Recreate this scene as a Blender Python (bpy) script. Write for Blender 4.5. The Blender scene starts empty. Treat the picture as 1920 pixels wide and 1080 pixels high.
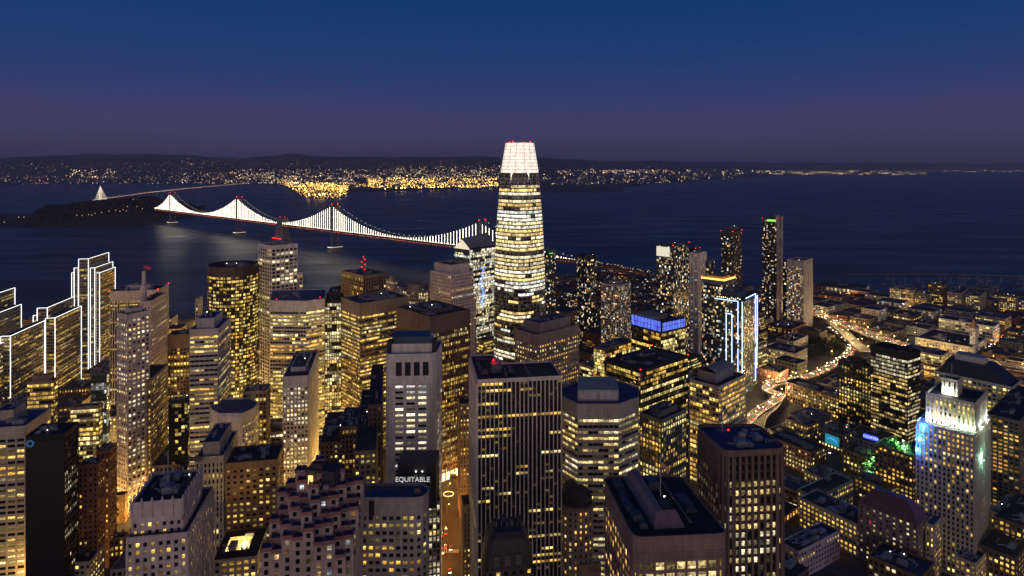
import bpy, math, random
import numpy as np
from mathutils import Vector, noise as mnoise

# ---------------------------------------------------------------- camera, sky, light, exposure
SC = bpy.context.scene
COL = SC.collection
R = math.radians
H, F, H0 = 305.0, 1220.0, 308.0          # eye height, focal length in photo pixels, horizon row

cam = bpy.data.cameras.new('camera')
cam.sensor_width = 36.0
cam.lens = 36.0 * F / 1920.0
cam.shift_y = -(540.0 - H0) / 1920.0      # level camera, lens shifted down: verticals stay parallel
cam.clip_start = 1.0
cam.clip_end = 90000.0
camo = bpy.data.objects.new('camera', cam)
COL.objects.link(camo)
camo.location = (0, 0, H)
camo.rotation_euler = (R(90), 0, 0)
SC.camera = camo

world = bpy.data.worlds.new('World')
SC.world = world
world.use_nodes = True
wn, wl = world.node_tree.nodes, world.node_tree.links
wn.clear()
w_out = wn.new('ShaderNodeOutputWorld')
w_bg = wn.new('ShaderNodeBackground')
w_tc = wn.new('ShaderNodeTexCoord')
w_sep = wn.new('ShaderNodeSeparateXYZ')
w_ramp = wn.new('ShaderNodeValToRGB')          # elevation: purple at the horizon to deep blue
wl.new(w_tc.outputs['Generated'], w_sep.inputs[0])
w_no = wn.new('ShaderNodeTexNoise'); w_no.inputs['Scale'].default_value = 2.2; w_no.inputs['Detail'].default_value = 4   # uneven bands of air
w_mp = wn.new('ShaderNodeMapping'); w_mp.inputs['Scale'].default_value = (1, 1, 9)
wl.new(w_tc.outputs['Generated'], w_mp.inputs[0]); wl.new(w_mp.outputs[0], w_no.inputs['Vector'])
w_ma = wn.new('ShaderNodeMath'); w_ma.operation = 'MULTIPLY_ADD'; w_ma.inputs[1].default_value = .035
w_sb = wn.new('ShaderNodeMath'); w_sb.operation = 'SUBTRACT'; w_sb.inputs[1].default_value = .0175
wl.new(w_no.outputs[0], w_ma.inputs[0]); wl.new(w_sep.outputs['Z'], w_ma.inputs[2]); wl.new(w_ma.outputs[0], w_sb.inputs[0])
wl.new(w_sb.outputs[0], w_ramp.inputs[0])
els = w_ramp.color_ramp.elements
stops = [(0.0, (0.032, 0.028, 0.070)), (0.02, (0.043, 0.037, 0.092)), (0.045, (0.053, 0.048, 0.125)), (0.08, (0.042, 0.048, 0.150)),
         (0.125, (0.020, 0.046, 0.170)), (0.18, (0.006, 0.042, 0.165)), (0.26, (0.001, 0.038, 0.150)), (0.5, (0.002, 0.026, 0.11)), (1.0, (0.002, 0.02, 0.08))]
while len(els) < len(stops):
    els.new(0.5)
for e, (p, c) in zip(els, stops):
    e.position = p
    e.color = (*c, 1)
# the afterglow in the west, behind the camera: the sun has just set there
w_west = wn.new('ShaderNodeMath'); w_west.operation = 'MULTIPLY_ADD'
w_west.inputs[1].default_value = -1.0; w_west.inputs[2].default_value = -0.10
wl.new(w_sep.outputs['Y'], w_west.inputs[0])
w_cl = wn.new('ShaderNodeMath'); w_cl.operation = 'MAXIMUM'; w_cl.inputs[1].default_value = 0.0
wl.new(w_west.outputs[0], w_cl.inputs[0])
w_el = wn.new('ShaderNodeMapRange')
w_el.inputs['From Min'].default_value = 0.0; w_el.inputs['From Max'].default_value = 0.48
w_el.inputs['To Min'].default_value = 1.0; w_el.inputs['To Max'].default_value = 0.0
wl.new(w_sep.outputs['Z'], w_el.inputs['Value'])
w_mul = wn.new('ShaderNodeMath'); w_mul.operation = 'MULTIPLY'
wl.new(w_cl.outputs[0], w_mul.inputs[0]); wl.new(w_el.outputs[0], w_mul.inputs[1])
w_vm = wn.new('ShaderNodeVectorMath'); w_vm.operation = 'SCALE'
w_vm.inputs[0].default_value = (1.20, .88, .66)
wl.new(w_mul.outputs[0], w_vm.inputs['Scale'])
w_add = wn.new('ShaderNodeVectorMath'); w_add.operation = 'ADD'
wl.new(w_ramp.outputs[0], w_add.inputs[0]); wl.new(w_vm.outputs[0], w_add.inputs[1])
wl.new(w_add.outputs[0], w_bg.inputs[0])
w_bg.inputs[1].default_value = 1.0
wl.new(w_bg.outputs[0], w_out.inputs[0])

SC.view_settings.view_transform = 'Standard'
SC.view_settings.look = 'None'
SC.view_settings.exposure = 0.0
SC.view_settings.gamma = 1.0
SC.render.engine = 'CYCLES'
SC.cycles.use_denoising = True
SC.cycles.max_bounces = 5
SC.cycles.diffuse_bounces = 2
SC.cycles.glossy_bounces = 3
SC.cycles.volume_bounces = 0
SC.cycles.sample_clamp_indirect = 4.0
SC.cycles.use_light_tree = True

# ---------------------------------------------------------------- geometry helpers
def P(x, y, Z=None, Y=None):
    """A pixel of the photograph and a real height (or depth): the point in the city."""
    if Y is None:
        Y = (H - Z) * F / (y - H0)
    else:
        Z = H - (y - H0) * Y / F
    return Vector(((x - 960.0) / F * Y, Y, Z))

def px(p):
    return 960 + F * p[0] / p[1], H0 + F * (H - p[2]) / p[1]

def dr(deg):
    return Vector((math.sin(R(deg)), math.cos(R(deg)), 0))

def fwd_len(C, d, x):
    """how far to walk from C along d until the pixel column is x"""
    k = (x - 960.0) / F
    return (k * C.y - C.x) / (d.x - k * d.y)

def foot(c, xl, xr, r, Z=None, Y=None, tmax=200):
    """plan quad from its near roof corner and the pixel columns of the two other visible corners"""
    C = P(c[0], c[1], Z, Y)
    dl, d2 = dr(r), dr(r + 90)
    tl, tr = fwd_len(C, dl, xl), fwd_len(C, d2, xr)
    if tl < 0 or tl > tmax: tl = 40
    if tr < 0 or tr > tmax: tr = 40
    q = [C, C + d2 * tr, C + d2 * tr + dl * tl, C + dl * tl]
    return [Vector((v.x, v.y)) for v in q], C.z

class MB:
    def __init__(s):
        s.v, s.f, s.uv, s.col, s.mi = [], [], [], [], []
    def quad(s, a, b, c, d, uv=None, col=None, mi=0):
        n = len(s.v)
        s.v += [tuple(a), tuple(b), tuple(c), tuple(d)]
        s.f.append((n, n + 1, n + 2, n + 3)); s.uv.append(uv); s.col.append(col); s.mi.append(mi)
    def poly(s, pts, col=None, mi=0):
        n = len(s.v)
        s.v += [tuple(p) for p in pts]
        s.f.append(tuple(range(n, n + len(pts)))); s.uv.append(None); s.col.append(col); s.mi.append(mi)
    def prism(s, poly, z0, z1, top=True, bottom=False, mi=0):
        n = len(s.v); k = len(poly)
        s.v += [(p[0], p[1], z0) for p in poly] + [(p[0], p[1], z1) for p in poly]
        for i in range(k):
            j = (i + 1) % k
            s.f.append((n + i, n + j, n + k + j, n + k + i)); s.uv.append(None); s.col.append(None); s.mi.append(mi)
        if top:
            s.f.append(tuple(n + k + i for i in range(k))); s.uv.append(None); s.col.append(None); s.mi.append(mi)
        if bottom:
            s.f.append(tuple(n + k - 1 - i for i in range(k))); s.uv.append(None); s.col.append(None); s.mi.append(mi)
    def box(s, c, size, rz=0.0, mi=0):
        cx, cy, cz = c; sx, sy, sz = size
        ca, sa = math.cos(rz), math.sin(rz)
        pl = [(cx + ca * x - sa * y, cy + sa * x + ca * y) for x, y in ((-sx/2, -sy/2), (sx/2, -sy/2), (sx/2, sy/2), (-sx/2, sy/2))]
        s.prism(pl, cz - sz / 2, cz + sz / 2, True, True, mi)
    def bar(s, a, b, w, h=None, mi=0):
        a, b = Vector(a), Vector(b); h = h or w
        d = (b - a).normalized()
        up = Vector((0, 0, 1)) if abs(d.z) < 0.95 else Vector((0, 1, 0))
        u = d.cross(up).normalized() * w / 2; v = u.cross(d).normalized() * h / 2
        n = len(s.v)
        for p in (a, b):
            s.v += [tuple(p - u - v), tuple(p + u - v), tuple(p + u + v), tuple(p - u + v)]
        for q in ((0, 1, 5, 4), (1, 2, 6, 5), (2, 3, 7, 6), (3, 0, 4, 7), (3, 2, 1, 0), (4, 5, 6, 7)):
            s.f.append(tuple(n + i for i in q)); s.uv.append(None); s.col.append(None); s.mi.append(mi)
    def octa(s, c, r, col=None, mi=0):
        n = len(s.v); x, y, z = c
        s.v += [(x+r, y, z), (x, y+r, z), (x-r, y, z), (x, y-r, z), (x, y, z+r), (x, y, z-r)]
        for q in ((0,1,4),(1,2,4),(2,3,4),(3,0,4),(1,0,5),(2,1,5),(3,2,5),(0,3,5)):
            s.f.append(tuple(n + i for i in q)); s.uv.append(None); s.col.append(col); s.mi.append(mi)
    def build(s, name, mat, parent=None, org=(0, 0, 0), smooth=False):
        if not s.f:
            return None
        me = bpy.data.meshes.new(name)
        o3 = Vector(org)
        me.from_pydata([(x - o3.x, y - o3.y, z - o3.z) for x, y, z in s.v], [], s.f)
        mats = mat if isinstance(mat, (list, tuple)) else [mat]
        for m in mats:
            me.materials.append(m)
        if len(mats) > 1:
            me.polygons.foreach_set('material_index', s.mi)
        if any(u is not None for u in s.uv):
            L = me.uv_layers.new(name='UVMap')
            arr = []
            for f, u in zip(s.f, s.uv):
                if u is None: arr += [0.0] * (2 * len(f))
                else:
                    for q in u: arr += [q[0], q[1]]
            L.data.foreach_set('uv', arr)
        if any(c is not None for c in s.col):
            A = me.attributes.new('lit', 'FLOAT_COLOR', 'CORNER')
            arr = []
            for f, c in zip(s.f, s.col):
                c = c or (0, 0, 0)
                arr += [c[0], c[1], c[2], 1.0] * len(f)
            A.data.foreach_set('color', arr)
        if smooth:
            me.polygons.foreach_set('use_smooth', [True] * len(me.polygons))
        me.update()
        o = bpy.data.objects.new(name, me)
        COL.objects.link(o)
        if parent is not None:
            o.parent = parent
        else:
            o.location = org
        return o

def tag(o, label=None, cat=None, group=None, kind=None):
    if label: o['label'] = label
    if cat: o['category'] = cat
    if group: o['group'] = group
    if kind: o['kind'] = kind
    return o

def empty(name, loc, label, cat, group=None):
    o = bpy.data.objects.new(name, None)
    COL.objects.link(o)
    o.location = loc
    o.empty_display_size = 2
    return tag(o, label, cat, group)

# ---------------------------------------------------------------- materials
def new_mat(name):
    m = bpy.data.materials.new(name)
    m.use_nodes = True
    return m, m.node_tree.nodes, m.node_tree.links, m.node_tree.nodes['Principled BSDF']

_W = {}
def wallmat(c, rough=0.75, var=0.22, scale=0.35, metal=0.0):
    key = (tuple(c), rough, var, scale, metal)
    if key in _W: return _W[key]
    m, n, l, b = new_mat('wall')
    tc = n.new('ShaderNodeTexCoord')
    no = n.new('ShaderNodeTexNoise'); no.inputs['Scale'].default_value = scale; no.inputs['Detail'].default_value = 5
    mp = n.new('ShaderNodeMapping'); mp.inputs['Scale'].default_value = (1, 1, 0.35)
    l.new(tc.outputs['Object'], mp.inputs[0]); l.new(mp.outputs[0], no.inputs['Vector'])
    r = n.new('ShaderNodeMapRange'); r.inputs['From Min'].default_value = 0.3; r.inputs['From Max'].default_value = 0.7
    r.inputs['To Min'].default_value = 1 - var; r.inputs['To Max'].default_value = 1 + var * 0.6
    l.new(no.outputs[0], r.inputs[0])
    # joints between wall panels, and grime of a larger scale
    sp = n.new('ShaderNodeSeparateXYZ'); l.new(tc.outputs['Object'], sp.inputs[0])
    ad = n.new('ShaderNodeMath'); ad.operation = 'ADD'; l.new(sp.outputs['X'], ad.inputs[0]); l.new(sp.outputs['Y'], ad.inputs[1])
    js = []
    for src, step in ((sp.outputs['Z'], 3.9), (ad.outputs[0], 4.3)):
        dv = n.new('ShaderNodeMath'); dv.operation = 'DIVIDE'; dv.inputs[1].default_value = step; l.new(src, dv.inputs[0])
        fr = n.new('ShaderNodeMath'); fr.operation = 'FRACT'; l.new(dv.outputs[0], fr.inputs[0])
        gt = n.new('ShaderNodeMath'); gt.operation = 'GREATER_THAN'; gt.inputs[1].default_value = .055; l.new(fr.outputs[0], gt.inputs[0])
        mr = n.new('ShaderNodeMapRange'); mr.inputs['To Min'].default_value = .72; l.new(gt.outputs[0], mr.inputs[0]); js.append(mr)
    no2 = n.new('ShaderNodeTexNoise'); no2.inputs['Scale'].default_value = .05; no2.inputs['Detail'].default_value = 3; l.new(tc.outputs['Object'], no2.inputs['Vector'])
    r2 = n.new('ShaderNodeMapRange'); r2.inputs['From Min'].default_value = .3; r2.inputs['From Max'].default_value = .7; r2.inputs['To Min'].default_value = .8; r2.inputs['To Max'].default_value = 1.12; l.new(no2.outputs[0], r2.inputs[0])
    for nn_ in (js[0], js[1], r2):
        mu = n.new('ShaderNodeMath'); mu.operation = 'MULTIPLY'; l.new(r.outputs[0], mu.inputs[0]); l.new(nn_.outputs[0], mu.inputs[1]); r = mu
    v = n.new('ShaderNodeVectorMath'); v.operation = 'SCALE'; v.inputs[0].default_value = c
    l.new(r.outputs[0], v.inputs['Scale']); l.new(v.outputs[0], b.inputs['Base Color'])
    b.inputs['Roughness'].default_value = rough
    b.inputs['Metallic'].default_value = metal
    _W[key] = m
    return m

def emit(name, c, s, sampled=True):
    m, n, l, b = new_mat(name)
    b.inputs['Base Color'].default_value = (0.1, 0.1, 0.1, 1)
    b.inputs['Emission Color'].default_value = (*c, 1)
    b.inputs['Emission Strength'].default_value = s
    m.cycles.emission_sampling = 'AUTO' if sampled else 'NONE'
    return m

def panemat(name, base, rough, noise_scale=2.6):
    m, n, l, b = new_mat(name)
    b.inputs['Base Color'].default_value = (*base, 1)
    b.inputs['Roughness'].default_value = rough
    b.inputs['IOR'].default_value = 1.5
    at = n.new('ShaderNodeAttribute'); at.attribute_name = 'lit'
    uv = n.new('ShaderNodeUVMap')
    no = n.new('ShaderNodeTexNoise'); no.inputs['Scale'].default_value = noise_scale; no.inputs['Detail'].default_value = 3
    l.new(uv.outputs[0], no.inputs['Vector'])
    r = n.new('ShaderNodeMapRange'); r.inputs['From Min'].default_value = 0.35; r.inputs['From Max'].default_value = 0.65
    r.inputs['To Min'].default_value = 0.2; r.inputs['To Max'].default_value = 1.7
    l.new(no.outputs[0], r.inputs[0])
    # the ceiling lights of a room show in the upper part of its window
    sp = n.new('ShaderNodeSeparateXYZ'); l.new(uv.outputs[0], sp.inputs[0])
    fr = n.new('ShaderNodeMath'); fr.operation = 'FRACT'; l.new(sp.outputs['Y'], fr.inputs[0])
    g = n.new('ShaderNodeMapRange'); g.inputs['From Min'].default_value = 0; g.inputs['From Max'].default_value = 1
    g.inputs['To Min'].default_value = 0.6; g.inputs['To Max'].default_value = 1.3
    l.new(fr.outputs[0], g.inputs[0])
    mu = n.new('ShaderNodeMath'); mu.operation = 'MULTIPLY'
    l.new(r.outputs[0], mu.inputs[0]); l.new(g.outputs[0], mu.inputs[1])
    # each window has its own brightness and a blind drawn down by its own amount
    fl = n.new('ShaderNodeVectorMath'); fl.operation = 'FLOOR'; l.new(uv.outputs[0], fl.inputs[0])
    wn_ = n.new('ShaderNodeTexWhiteNoise'); wn_.noise_dimensions = '2D'; l.new(fl.outputs[0], wn_.inputs['Vector'])
    bs_ = n.new('ShaderNodeSeparateXYZ'); l.new(wn_.outputs['Color'], bs_.inputs[0])
    br = n.new('ShaderNodeMapRange'); br.inputs['To Min'].default_value = .45; br.inputs['To Max'].default_value = 1.45; l.new(bs_.outputs['X'], br.inputs[0])
    th = n.new('ShaderNodeMapRange'); th.inputs['From Min'].default_value = 0; th.inputs['To Min'].default_value = .25; th.inputs['To Max'].default_value = 2.2; l.new(bs_.outputs['Y'], th.inputs[0])
    lt = n.new('ShaderNodeMath'); lt.operation = 'LESS_THAN'; l.new(fr.outputs[0], lt.inputs[0]); l.new(th.outputs[0], lt.inputs[1])
    bl = n.new('ShaderNodeMapRange'); bl.inputs['To Min'].default_value = .32; l.new(lt.outputs[0], bl.inputs[0])
    for nn_ in (br, bl):
        m2 = n.new('ShaderNodeMath'); m2.operation = 'MULTIPLY'; l.new(mu.outputs[0], m2.inputs[0]); l.new(nn_.outputs[0], m2.inputs[1]); mu = m2
    v = n.new('ShaderNodeVectorMath'); v.operation = 'SCALE'
    l.new(at.outputs['Color'], v.inputs[0]); l.new(mu.outputs[0], v.inputs['Scale'])
    l.new(v.outputs[0], b.inputs['Emission Color'])
    b.inputs['Emission Strength'].default_value = 1.45
    m.cycles.emission_sampling = 'NONE'
    return m

PANE = panemat('window_glass', (0.012, 0.014, 0.018), 0.12)
PANEG = panemat('green_glass', (0.035, 0.055, 0.06), 0.2, 1.7)

def litmat(name, mult=1.0):
    m, n, l, b = new_mat(name)
    b.inputs['Base Color'].default_value = (0.05, 0.05, 0.05, 1)
    at = n.new('ShaderNodeAttribute'); at.attribute_name = 'lit'
    l.new(at.outputs['Color'], b.inputs['Emission Color'])
    b.inputs['Emission Strength'].default_value = mult
    m.cycles.emission_sampling = 'NONE'
    return m
LIGHTS = litmat('lamp_points')

C = dict(white=(.80, .74, .69), pale=(.60, .55, .51), cream=(.58, .49, .38), tan=(.38, .29, .21), brown=(.17, .115, .09),
         umber=(.26, .19, .15), grey=(.33, .32, .33), dgrey=(.14, .14, .155), dark=(.022, .022, .026), black=(.010, .010, .012),
         pink=(.66, .55, .53), brick=(.26, .11, .07), orange=(.36, .20, .09), green=(.10, .16, .14), glass=(.05, .065, .075))
ROOF = [wallmat((.045, .060, .110), .8, .5, .12), wallmat((.024, .027, .042), .8, .5, .12), wallmat((.085, .085, .11), .8, .4, .12),
        wallmat((.022, .055, .190), .7, .4, .12), wallmat((.010, .010, .013), .7, .4, .12)]
METAL = wallmat((.30, .30, .33), .5, .3, .8)
RED = emit('red_beacon_light', (1.0, .015, .012), 6.0)
ROOFLAMP = emit('roof_work_lamp', (1, .9, .7), 12.0)
WHITE_LED = emit('white_led', (.93, .97, 1.0), 2.4)

# window light colours (linear)
TINT = dict(gold=[(1.0, .55, .09), (1.0, .63, .13), (1.0, .70, .17), (1.0, .80, .30)],
            warm=[(1.0, .66, .20), (1.0, .74, .28), (1.0, .82, .42), (1.0, .86, .55)],
            white=[(1.0, .80, .44), (1.0, .88, .60), (.98, .92, .72), (.90, .95, .85)],
            amber=[(1.0, .48, .08), (1.0, .55, .12), (1.0, .64, .2), (1.0, .72, .30)],
            home=[(1.0, .60, .20), (1.0, .74, .36), (1.0, .84, .52), (.85, .92, 1.0), (1.0, .50, .14)])

def lit_rows(rng, nf, nb, p, mode):
    """brightness of each window: offices are lit in runs along a floor, homes one by one"""
    out = []
    for i in range(nf):
        if mode == 'home':
            row = [(.10 + 1.15 * rng.random() ** 2 if rng.random() < min(.85, p * 1.35) else 0.0) for _ in range(nb)]
        else:
            u = rng.random()
            if u < p * 0.45: pf = 0.93
            elif u < p * 1.35: pf = 0.55
            elif u < p * 1.35 + .25: pf = 0.2
            else: pf = 0.05
            lv = rng.uniform(.45, 1.25)
            st = rng.random() < pf
            row = []
            for j in range(nb):
                if rng.random() < (0.28 if mode == 'run' else 0.5):
                    st = rng.random() < pf
                row.append(lv * (rng.uniform(.7, 1.3) if rng.random() < .72 else rng.uniform(.12, .5)) if st else (0.0 if rng.random() < .82 else rng.uniform(.02, .10)))
        out.append(row)
    return out

ST = dict(  # floor height, bay, pier width, spandrel height, depth, pier proud
    band=dict(fh=3.9, bay=3.2, pier=.25, span=1.9, rec=.7, proud=-.35, mode='run'),
    thinband=dict(fh=3.9, bay=2.6, pier=.18, span=1.25, rec=.5, proud=-.25, mode='run'),
    punch=dict(fh=3.8, bay=3.6, pier=1.8, span=1.9, rec=.45, proud=.04, mode='mix'),
    smallpunch=dict(fh=3.5, bay=3.0, pier=1.6, span=1.8, rec=.4, proud=.04, mode='mix'),
    grid=dict(fh=3.8, bay=3.0, pier=1.0, span=1.2, rec=.7, proud=.04, mode='mix'),
    fin=dict(fh=3.9, bay=2.7, pier=.8, span=1.9, rec=.4, proud=.7, mode='run', spanmat=(.03,.028,.026)),
    dfin=dict(fh=3.9, bay=1.9, pier=.7, span=1.0, rec=.4, proud=.5, mode='run'),
    glass=dict(fh=3.7, bay=2.2, pier=.14, span=.5, rec=.1, proud=.06, mode='run'),
    home=dict(fh=3.1, bay=2.8, pier=.5, span=.9, rec=.3, proud=.05, mode='home'),
    homeglass=dict(fh=3.1, bay=2.4, pier=.15, span=.45, rec=.12, proud=.05, mode='home'),
    low=dict(fh=4.0, bay=4.0, pier=1.6, span=1.8, rec=.35, proud=.04, mode='mix'),
)

NAMED = []          # footprints already taken: (centre, radius, polygon)
RECORD = []         # (name, label, screen x, screen y) of the landmark buildings

class Bld:
    def __init__(s, name, label, cat, base, group=None, seed=None):
        s.org = Vector((base[0], base[1], base[2] if len(base) > 2 else 0.0))
        s.root = empty(name, s.org, label, cat, group)
        s.mb = {}
        s.panes = []
        s.rng = random.Random(seed if seed is not None else hash_str(label))
        s.matkeys = {}
    def part(s, name, mat):
        k = (name, mat.name)
        if k not in s.mb: s.mb[k] = (MB(), name, mat)
        return s.mb[k][0]
    def one(s, name, mat, fn, label=None, parent=None):
        m = MB(); fn(m)
        o = m.build(name, mat, parent or s.root, s.org)
        if label: o['label'] = label
        return o
    def facade(s, p, q, z0, z1, wall, st, lit=.4, tint='warm', power=1.0, blank=(0, 0), pane=PANE, rows=None, skipcols=()):
        """one wall between plan points p and q: windows set back behind spandrels and piers"""
        S = ST[st] if isinstance(st, str) else st
        p, q = Vector((p[0], p[1])), Vector((q[0], q[1]))
        L = (q - p).length
        d = (q - p) / L
        n = Vector((d.y, -d.x))
        top = z1 - blank[0]; bot = z0 + blank[1]
        nf = max(1, int(round((top - bot) / S['fh'])))
        fh = (top - bot) / nf
        nb = max(1, int(round(L / S['bay'])))
        bay = L / nb
        w = s.part('wall', wall)
        ws = s.part('spandrel', wallmat(S['spanmat'], .4)) if 'spanmat' in S else w
        rec = S['rec']; pw = S['pier']; sp = S['span'] * fh / S['fh']
        def pt(u, off, z): return (p.x + d.x * u + n.x * off, p.y + d.y * u + n.y * off, z)
        # skip floors that fall below the frame
        mid = (p + q) / 2
        zmin = H - (1150 - H0) * mid.y / F
        i0 = 0
        while i0 < nf and bot + (i0 + 1) * fh < zmin: i0 += 1
        # blank bands and spandrels
        def slab(za, zb, off, w=w):
            w.quad(pt(0, off, za), pt(L, off, za), pt(L, off, zb), pt(0, off, zb))
            w.quad(pt(0, 0 - rec, zb), pt(0, off, zb), pt(L, off, zb), pt(L, 0 - rec, zb))
            w.quad(pt(0, off, za), pt(0, 0 - rec, za), pt(L, 0 - rec, za), pt(L, off, za))
            w.quad(pt(0, 0 - rec, za), pt(0, off, za), pt(0, off, zb), pt(0, 0 - rec, zb))
            w.quad(pt(L, off, za), pt(L, 0 - rec, za), pt(L, 0 - rec, zb), pt(L, off, zb))
        if blank[0] > 0: slab(top - .001, z1, 0)
        if blank[1] > 0: slab(z0, bot, 0)
        for i in range(i0, nf):
            za = bot + i * fh
            slab(za, za + sp, 0, ws)
        if pw > 0:
            off = S['proud']
            for j in range(nb + 1):
                ww = pw if 0 < j < nb else pw * .5 + .3
                u = j * bay
                a = max(0, u - ww / 2) if j < nb else L - ww
                b = a + ww if j > 0 else ww
                if j == 0: a = 0
                zt = top + (0 if off < 0 else 0)
                za = max(bot, zmin - 5)
                w.quad(pt(a, off, za), pt(b, off, za), pt(b, off, zt), pt(a, off, zt))
                w.quad(pt(a, -rec, za), pt(a, off, za), pt(a, off, zt), pt(a, -rec, zt))
                w.quad(pt(b, off, za), pt(b, -rec, za), pt(b, -rec, zt), pt(b, off, zt))
                if off > 0:
                    w.quad(pt(a, off, zt), pt(b, off, zt), pt(b, -rec, zt), pt(a, -rec, zt))
        if rows is None:
            rows = lit_rows(s.rng, nf, nb, lit, S['mode'])
        for k, tr_ in enumerate(S.get('toprows', ())): rows[nf - 1 - k] = tr_
        g = rec - .05
        T = TINT[tint]
        face = n.dot(Vector((-mid.x, -mid.y)).normalized())
        ft = s.rng.choice(T)
        for i in range(i0, nf):
            if S['mode'] != 'home' and s.rng.random() < .5: ft = s.rng.choice(T)
            za = bot + i * fh + sp; zb = bot + (i + 1) * fh
            r_ = rows[i % len(rows)]
            for j in range(nb):
                a = j * bay + pw / 2; b = (j + 1) * bay - pw / 2
                v = r_[j % len(r_)] if i < nf - S.get('darktop', 0) and (i >= nf * S.get('litabove', 0) or s.rng.random() < .22) else 0
                if S['mode'] == 'home': ft = s.rng.choice(T)
                col = tuple(k * v * power for k in ft) if v > 0 else (0, 0, 0)
                ru, rv = s.rng.randint(0, 40), s.rng.randint(0, 40)
                uv = ((ru, rv), (ru + 1, rv), (ru + 1, rv + .999), (ru, rv + .999))
                Y = max(50, mid.y)
                area = (b - a) * (zb - za) * max(0, face) * (650 / Y) ** 2
                s.panes.append((area, (pt(a, -g, za), pt(b, -g, za), pt(b, -g, zb), pt(a, -g, zb)), uv, col, pane))
    def tier(s, poly, z0, z1, wallc, st='punch', roof=None, parapet=1.1, lit=.4, tint='warm', power=1.0, blank=(2, 3), pane=PANE, corek=.0, plainback=True):
        wall = wallc if not isinstance(wallc, (tuple, str)) else wallmat(C[wallc] if isinstance(wallc, str) else wallc)
        S = ST[st] if isinstance(st, str) else st
        k = len(poly); rec = S['rec']
        cx = sum(p[0] for p in poly) / k; cy = sum(p[1] for p in poly) / k
        core = inset(poly, rec)
        w = s.part('wall', wall)
        w.prism(core, z0, z1 - .02, top=False)
        # parapet ring
        if parapet > 0:
            inn = inset(poly, .5)
            w.prism(poly, z1 - .02, z1 + parapet, top=False)
            for i in range(k):
                j = (i + 1) % k
                w.quad((*poly[i], z1 + parapet), (*poly[j], z1 + parapet), (*inn[j], z1 + parapet), (*inn[i], z1 + parapet))
                w.quad((*inn[j], z1 - .1), (*inn[i], z1 - .1), (*inn[i], z1 + parapet), (*inn[j], z1 + parapet))
        s.part('roof', roof or ROOF[1]).poly([(p[0], p[1], z1) for p in poly])
        for i in range(k):
            p, q = Vector(poly[i]), Vector(poly[(i + 1) % k])
            if (q - p).length < .5: continue
            n = Vector(((q - p).y, -(q - p).x)).normalized()
            mid = (p + q) / 2
            if n.dot(-mid.normalized()) > -.12 or not plainback:
                s.facade(p, q, z0, z1, wall, st, lit, tint, power, blank, pane)
            else:
                w.quad((*p, z0), (*q, z0), (*q, z1), (*p, z1))
        NAMED.append((Vector((cx, cy)), max((Vector(p) - Vector((cx, cy))).length for p in poly), [Vector(p) for p in poly]))
    def units(s, poly, z, n=4, big=True, mat=None):
        """rooftop plant: boxes, ducts and vents standing on the roof"""
        A, B_, D = Vector(poly[0]), Vector(poly[1]), Vector(poly[-1])
        ex, ey = B_ - A, D - A
        lx, ly = ex.length, ey.length
        if lx < 8 or ly < 8: return
        ang = math.atan2(ex.y, ex.x)
        for i in range(n if mat is None else 0):      # duct runs, vents, hatches and work lamps between the larger boxes
            kind = s.rng.choice('dvhr'); u, v = s.rng.uniform(.12, .85), s.rng.uniform(.12, .85); c = A + ex * u + ey * v
            e1, e2 = ex.normalized(), ey.normalized()
            def fn(m):
                if kind == 'd':
                    q = c + e1 * s.rng.uniform(3, 9); r_ = q + e2 * s.rng.uniform(-5, 5)
                    m.bar((*c, z + .8), (*q, z + .8), .9); m.bar((*q, z + .8), (*r_, z + .8), .9)
                elif kind == 'v':
                    for k in range(5): q = c + e1 * k * 1.5; m.box((*q, z + .6), (.7, .7, 1.2), ang); m.box((*q, z + 1.3), (1, 1, .25), ang)
                elif kind == 'h':
                    m.box((*c, z + 1.2), (2.4, 2.0, 2.4), ang); m.box((*(c + e2 * 1.6), z + .7), (1.2, 1.4, 1.4), ang)
                else:
                    L_ = s.rng.uniform(5, 10)
                    for k in range(6): q = c + e1 * L_ * k / 5; m.bar((*q, z), (*q, z + 1.3), .12)
                    m.bar((*c, z + 1.3), (*(c + e1 * L_), z + 1.3), .14); m.bar((*c, z + .7), (*(c + e1 * L_), z + .7), .1)
            s.one({'d': 'roof_duct', 'v': 'roof_vent', 'h': 'stair_house', 'r': 'roof_rail'}[kind], METAL, fn)
            if s.rng.random() < .12: s.one('roof_lamp', ROOFLAMP, lambda m: m.octa((*c, z + 2.6), .32))
        for i in range(n):
            u, v = s.rng.uniform(.18, .82), s.rng.uniform(.18, .82)
            c = A + ex * u + ey * v
            sx, sy, sz = s.rng.uniform(.06, .22) * lx, s.rng.uniform(.06, .22) * ly, s.rng.uniform(1.2, 3.4)
            sx, sy = min(sx, 9), min(sy, 9)
            def fn(m):
                m.box((c.x, c.y, z + sz / 2 + .02), (sx, sy, sz), ang)
                m.box((c.x, c.y, z + sz + .2), (sx * .6, sy * .6, .35), ang)
                m.bar((c.x - sx * .4, c.y, z + .8), (c.x - sx * 1.1, c.y + sy * .3, z + .8), .7)
            s.one('rooftop_unit', mat or METAL, fn)
    def beacon(s, x, y, z, r=.8):
        def fn(m): m.octa((x, y, z), r)
        s.one('beacon', RED, fn)
    def mast(s, x, y, z0, z1, w=.8, red=True):
        def fn(m):
            m.bar((x, y, z0), (x, y, z1), w); m.bar((x, y, z0), (x, y, z0 + (z1 - z0) * .3), w * 2)
        s.one('mast', METAL, fn)
        if red: s.beacon(x, y, z1 + .5)
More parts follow.
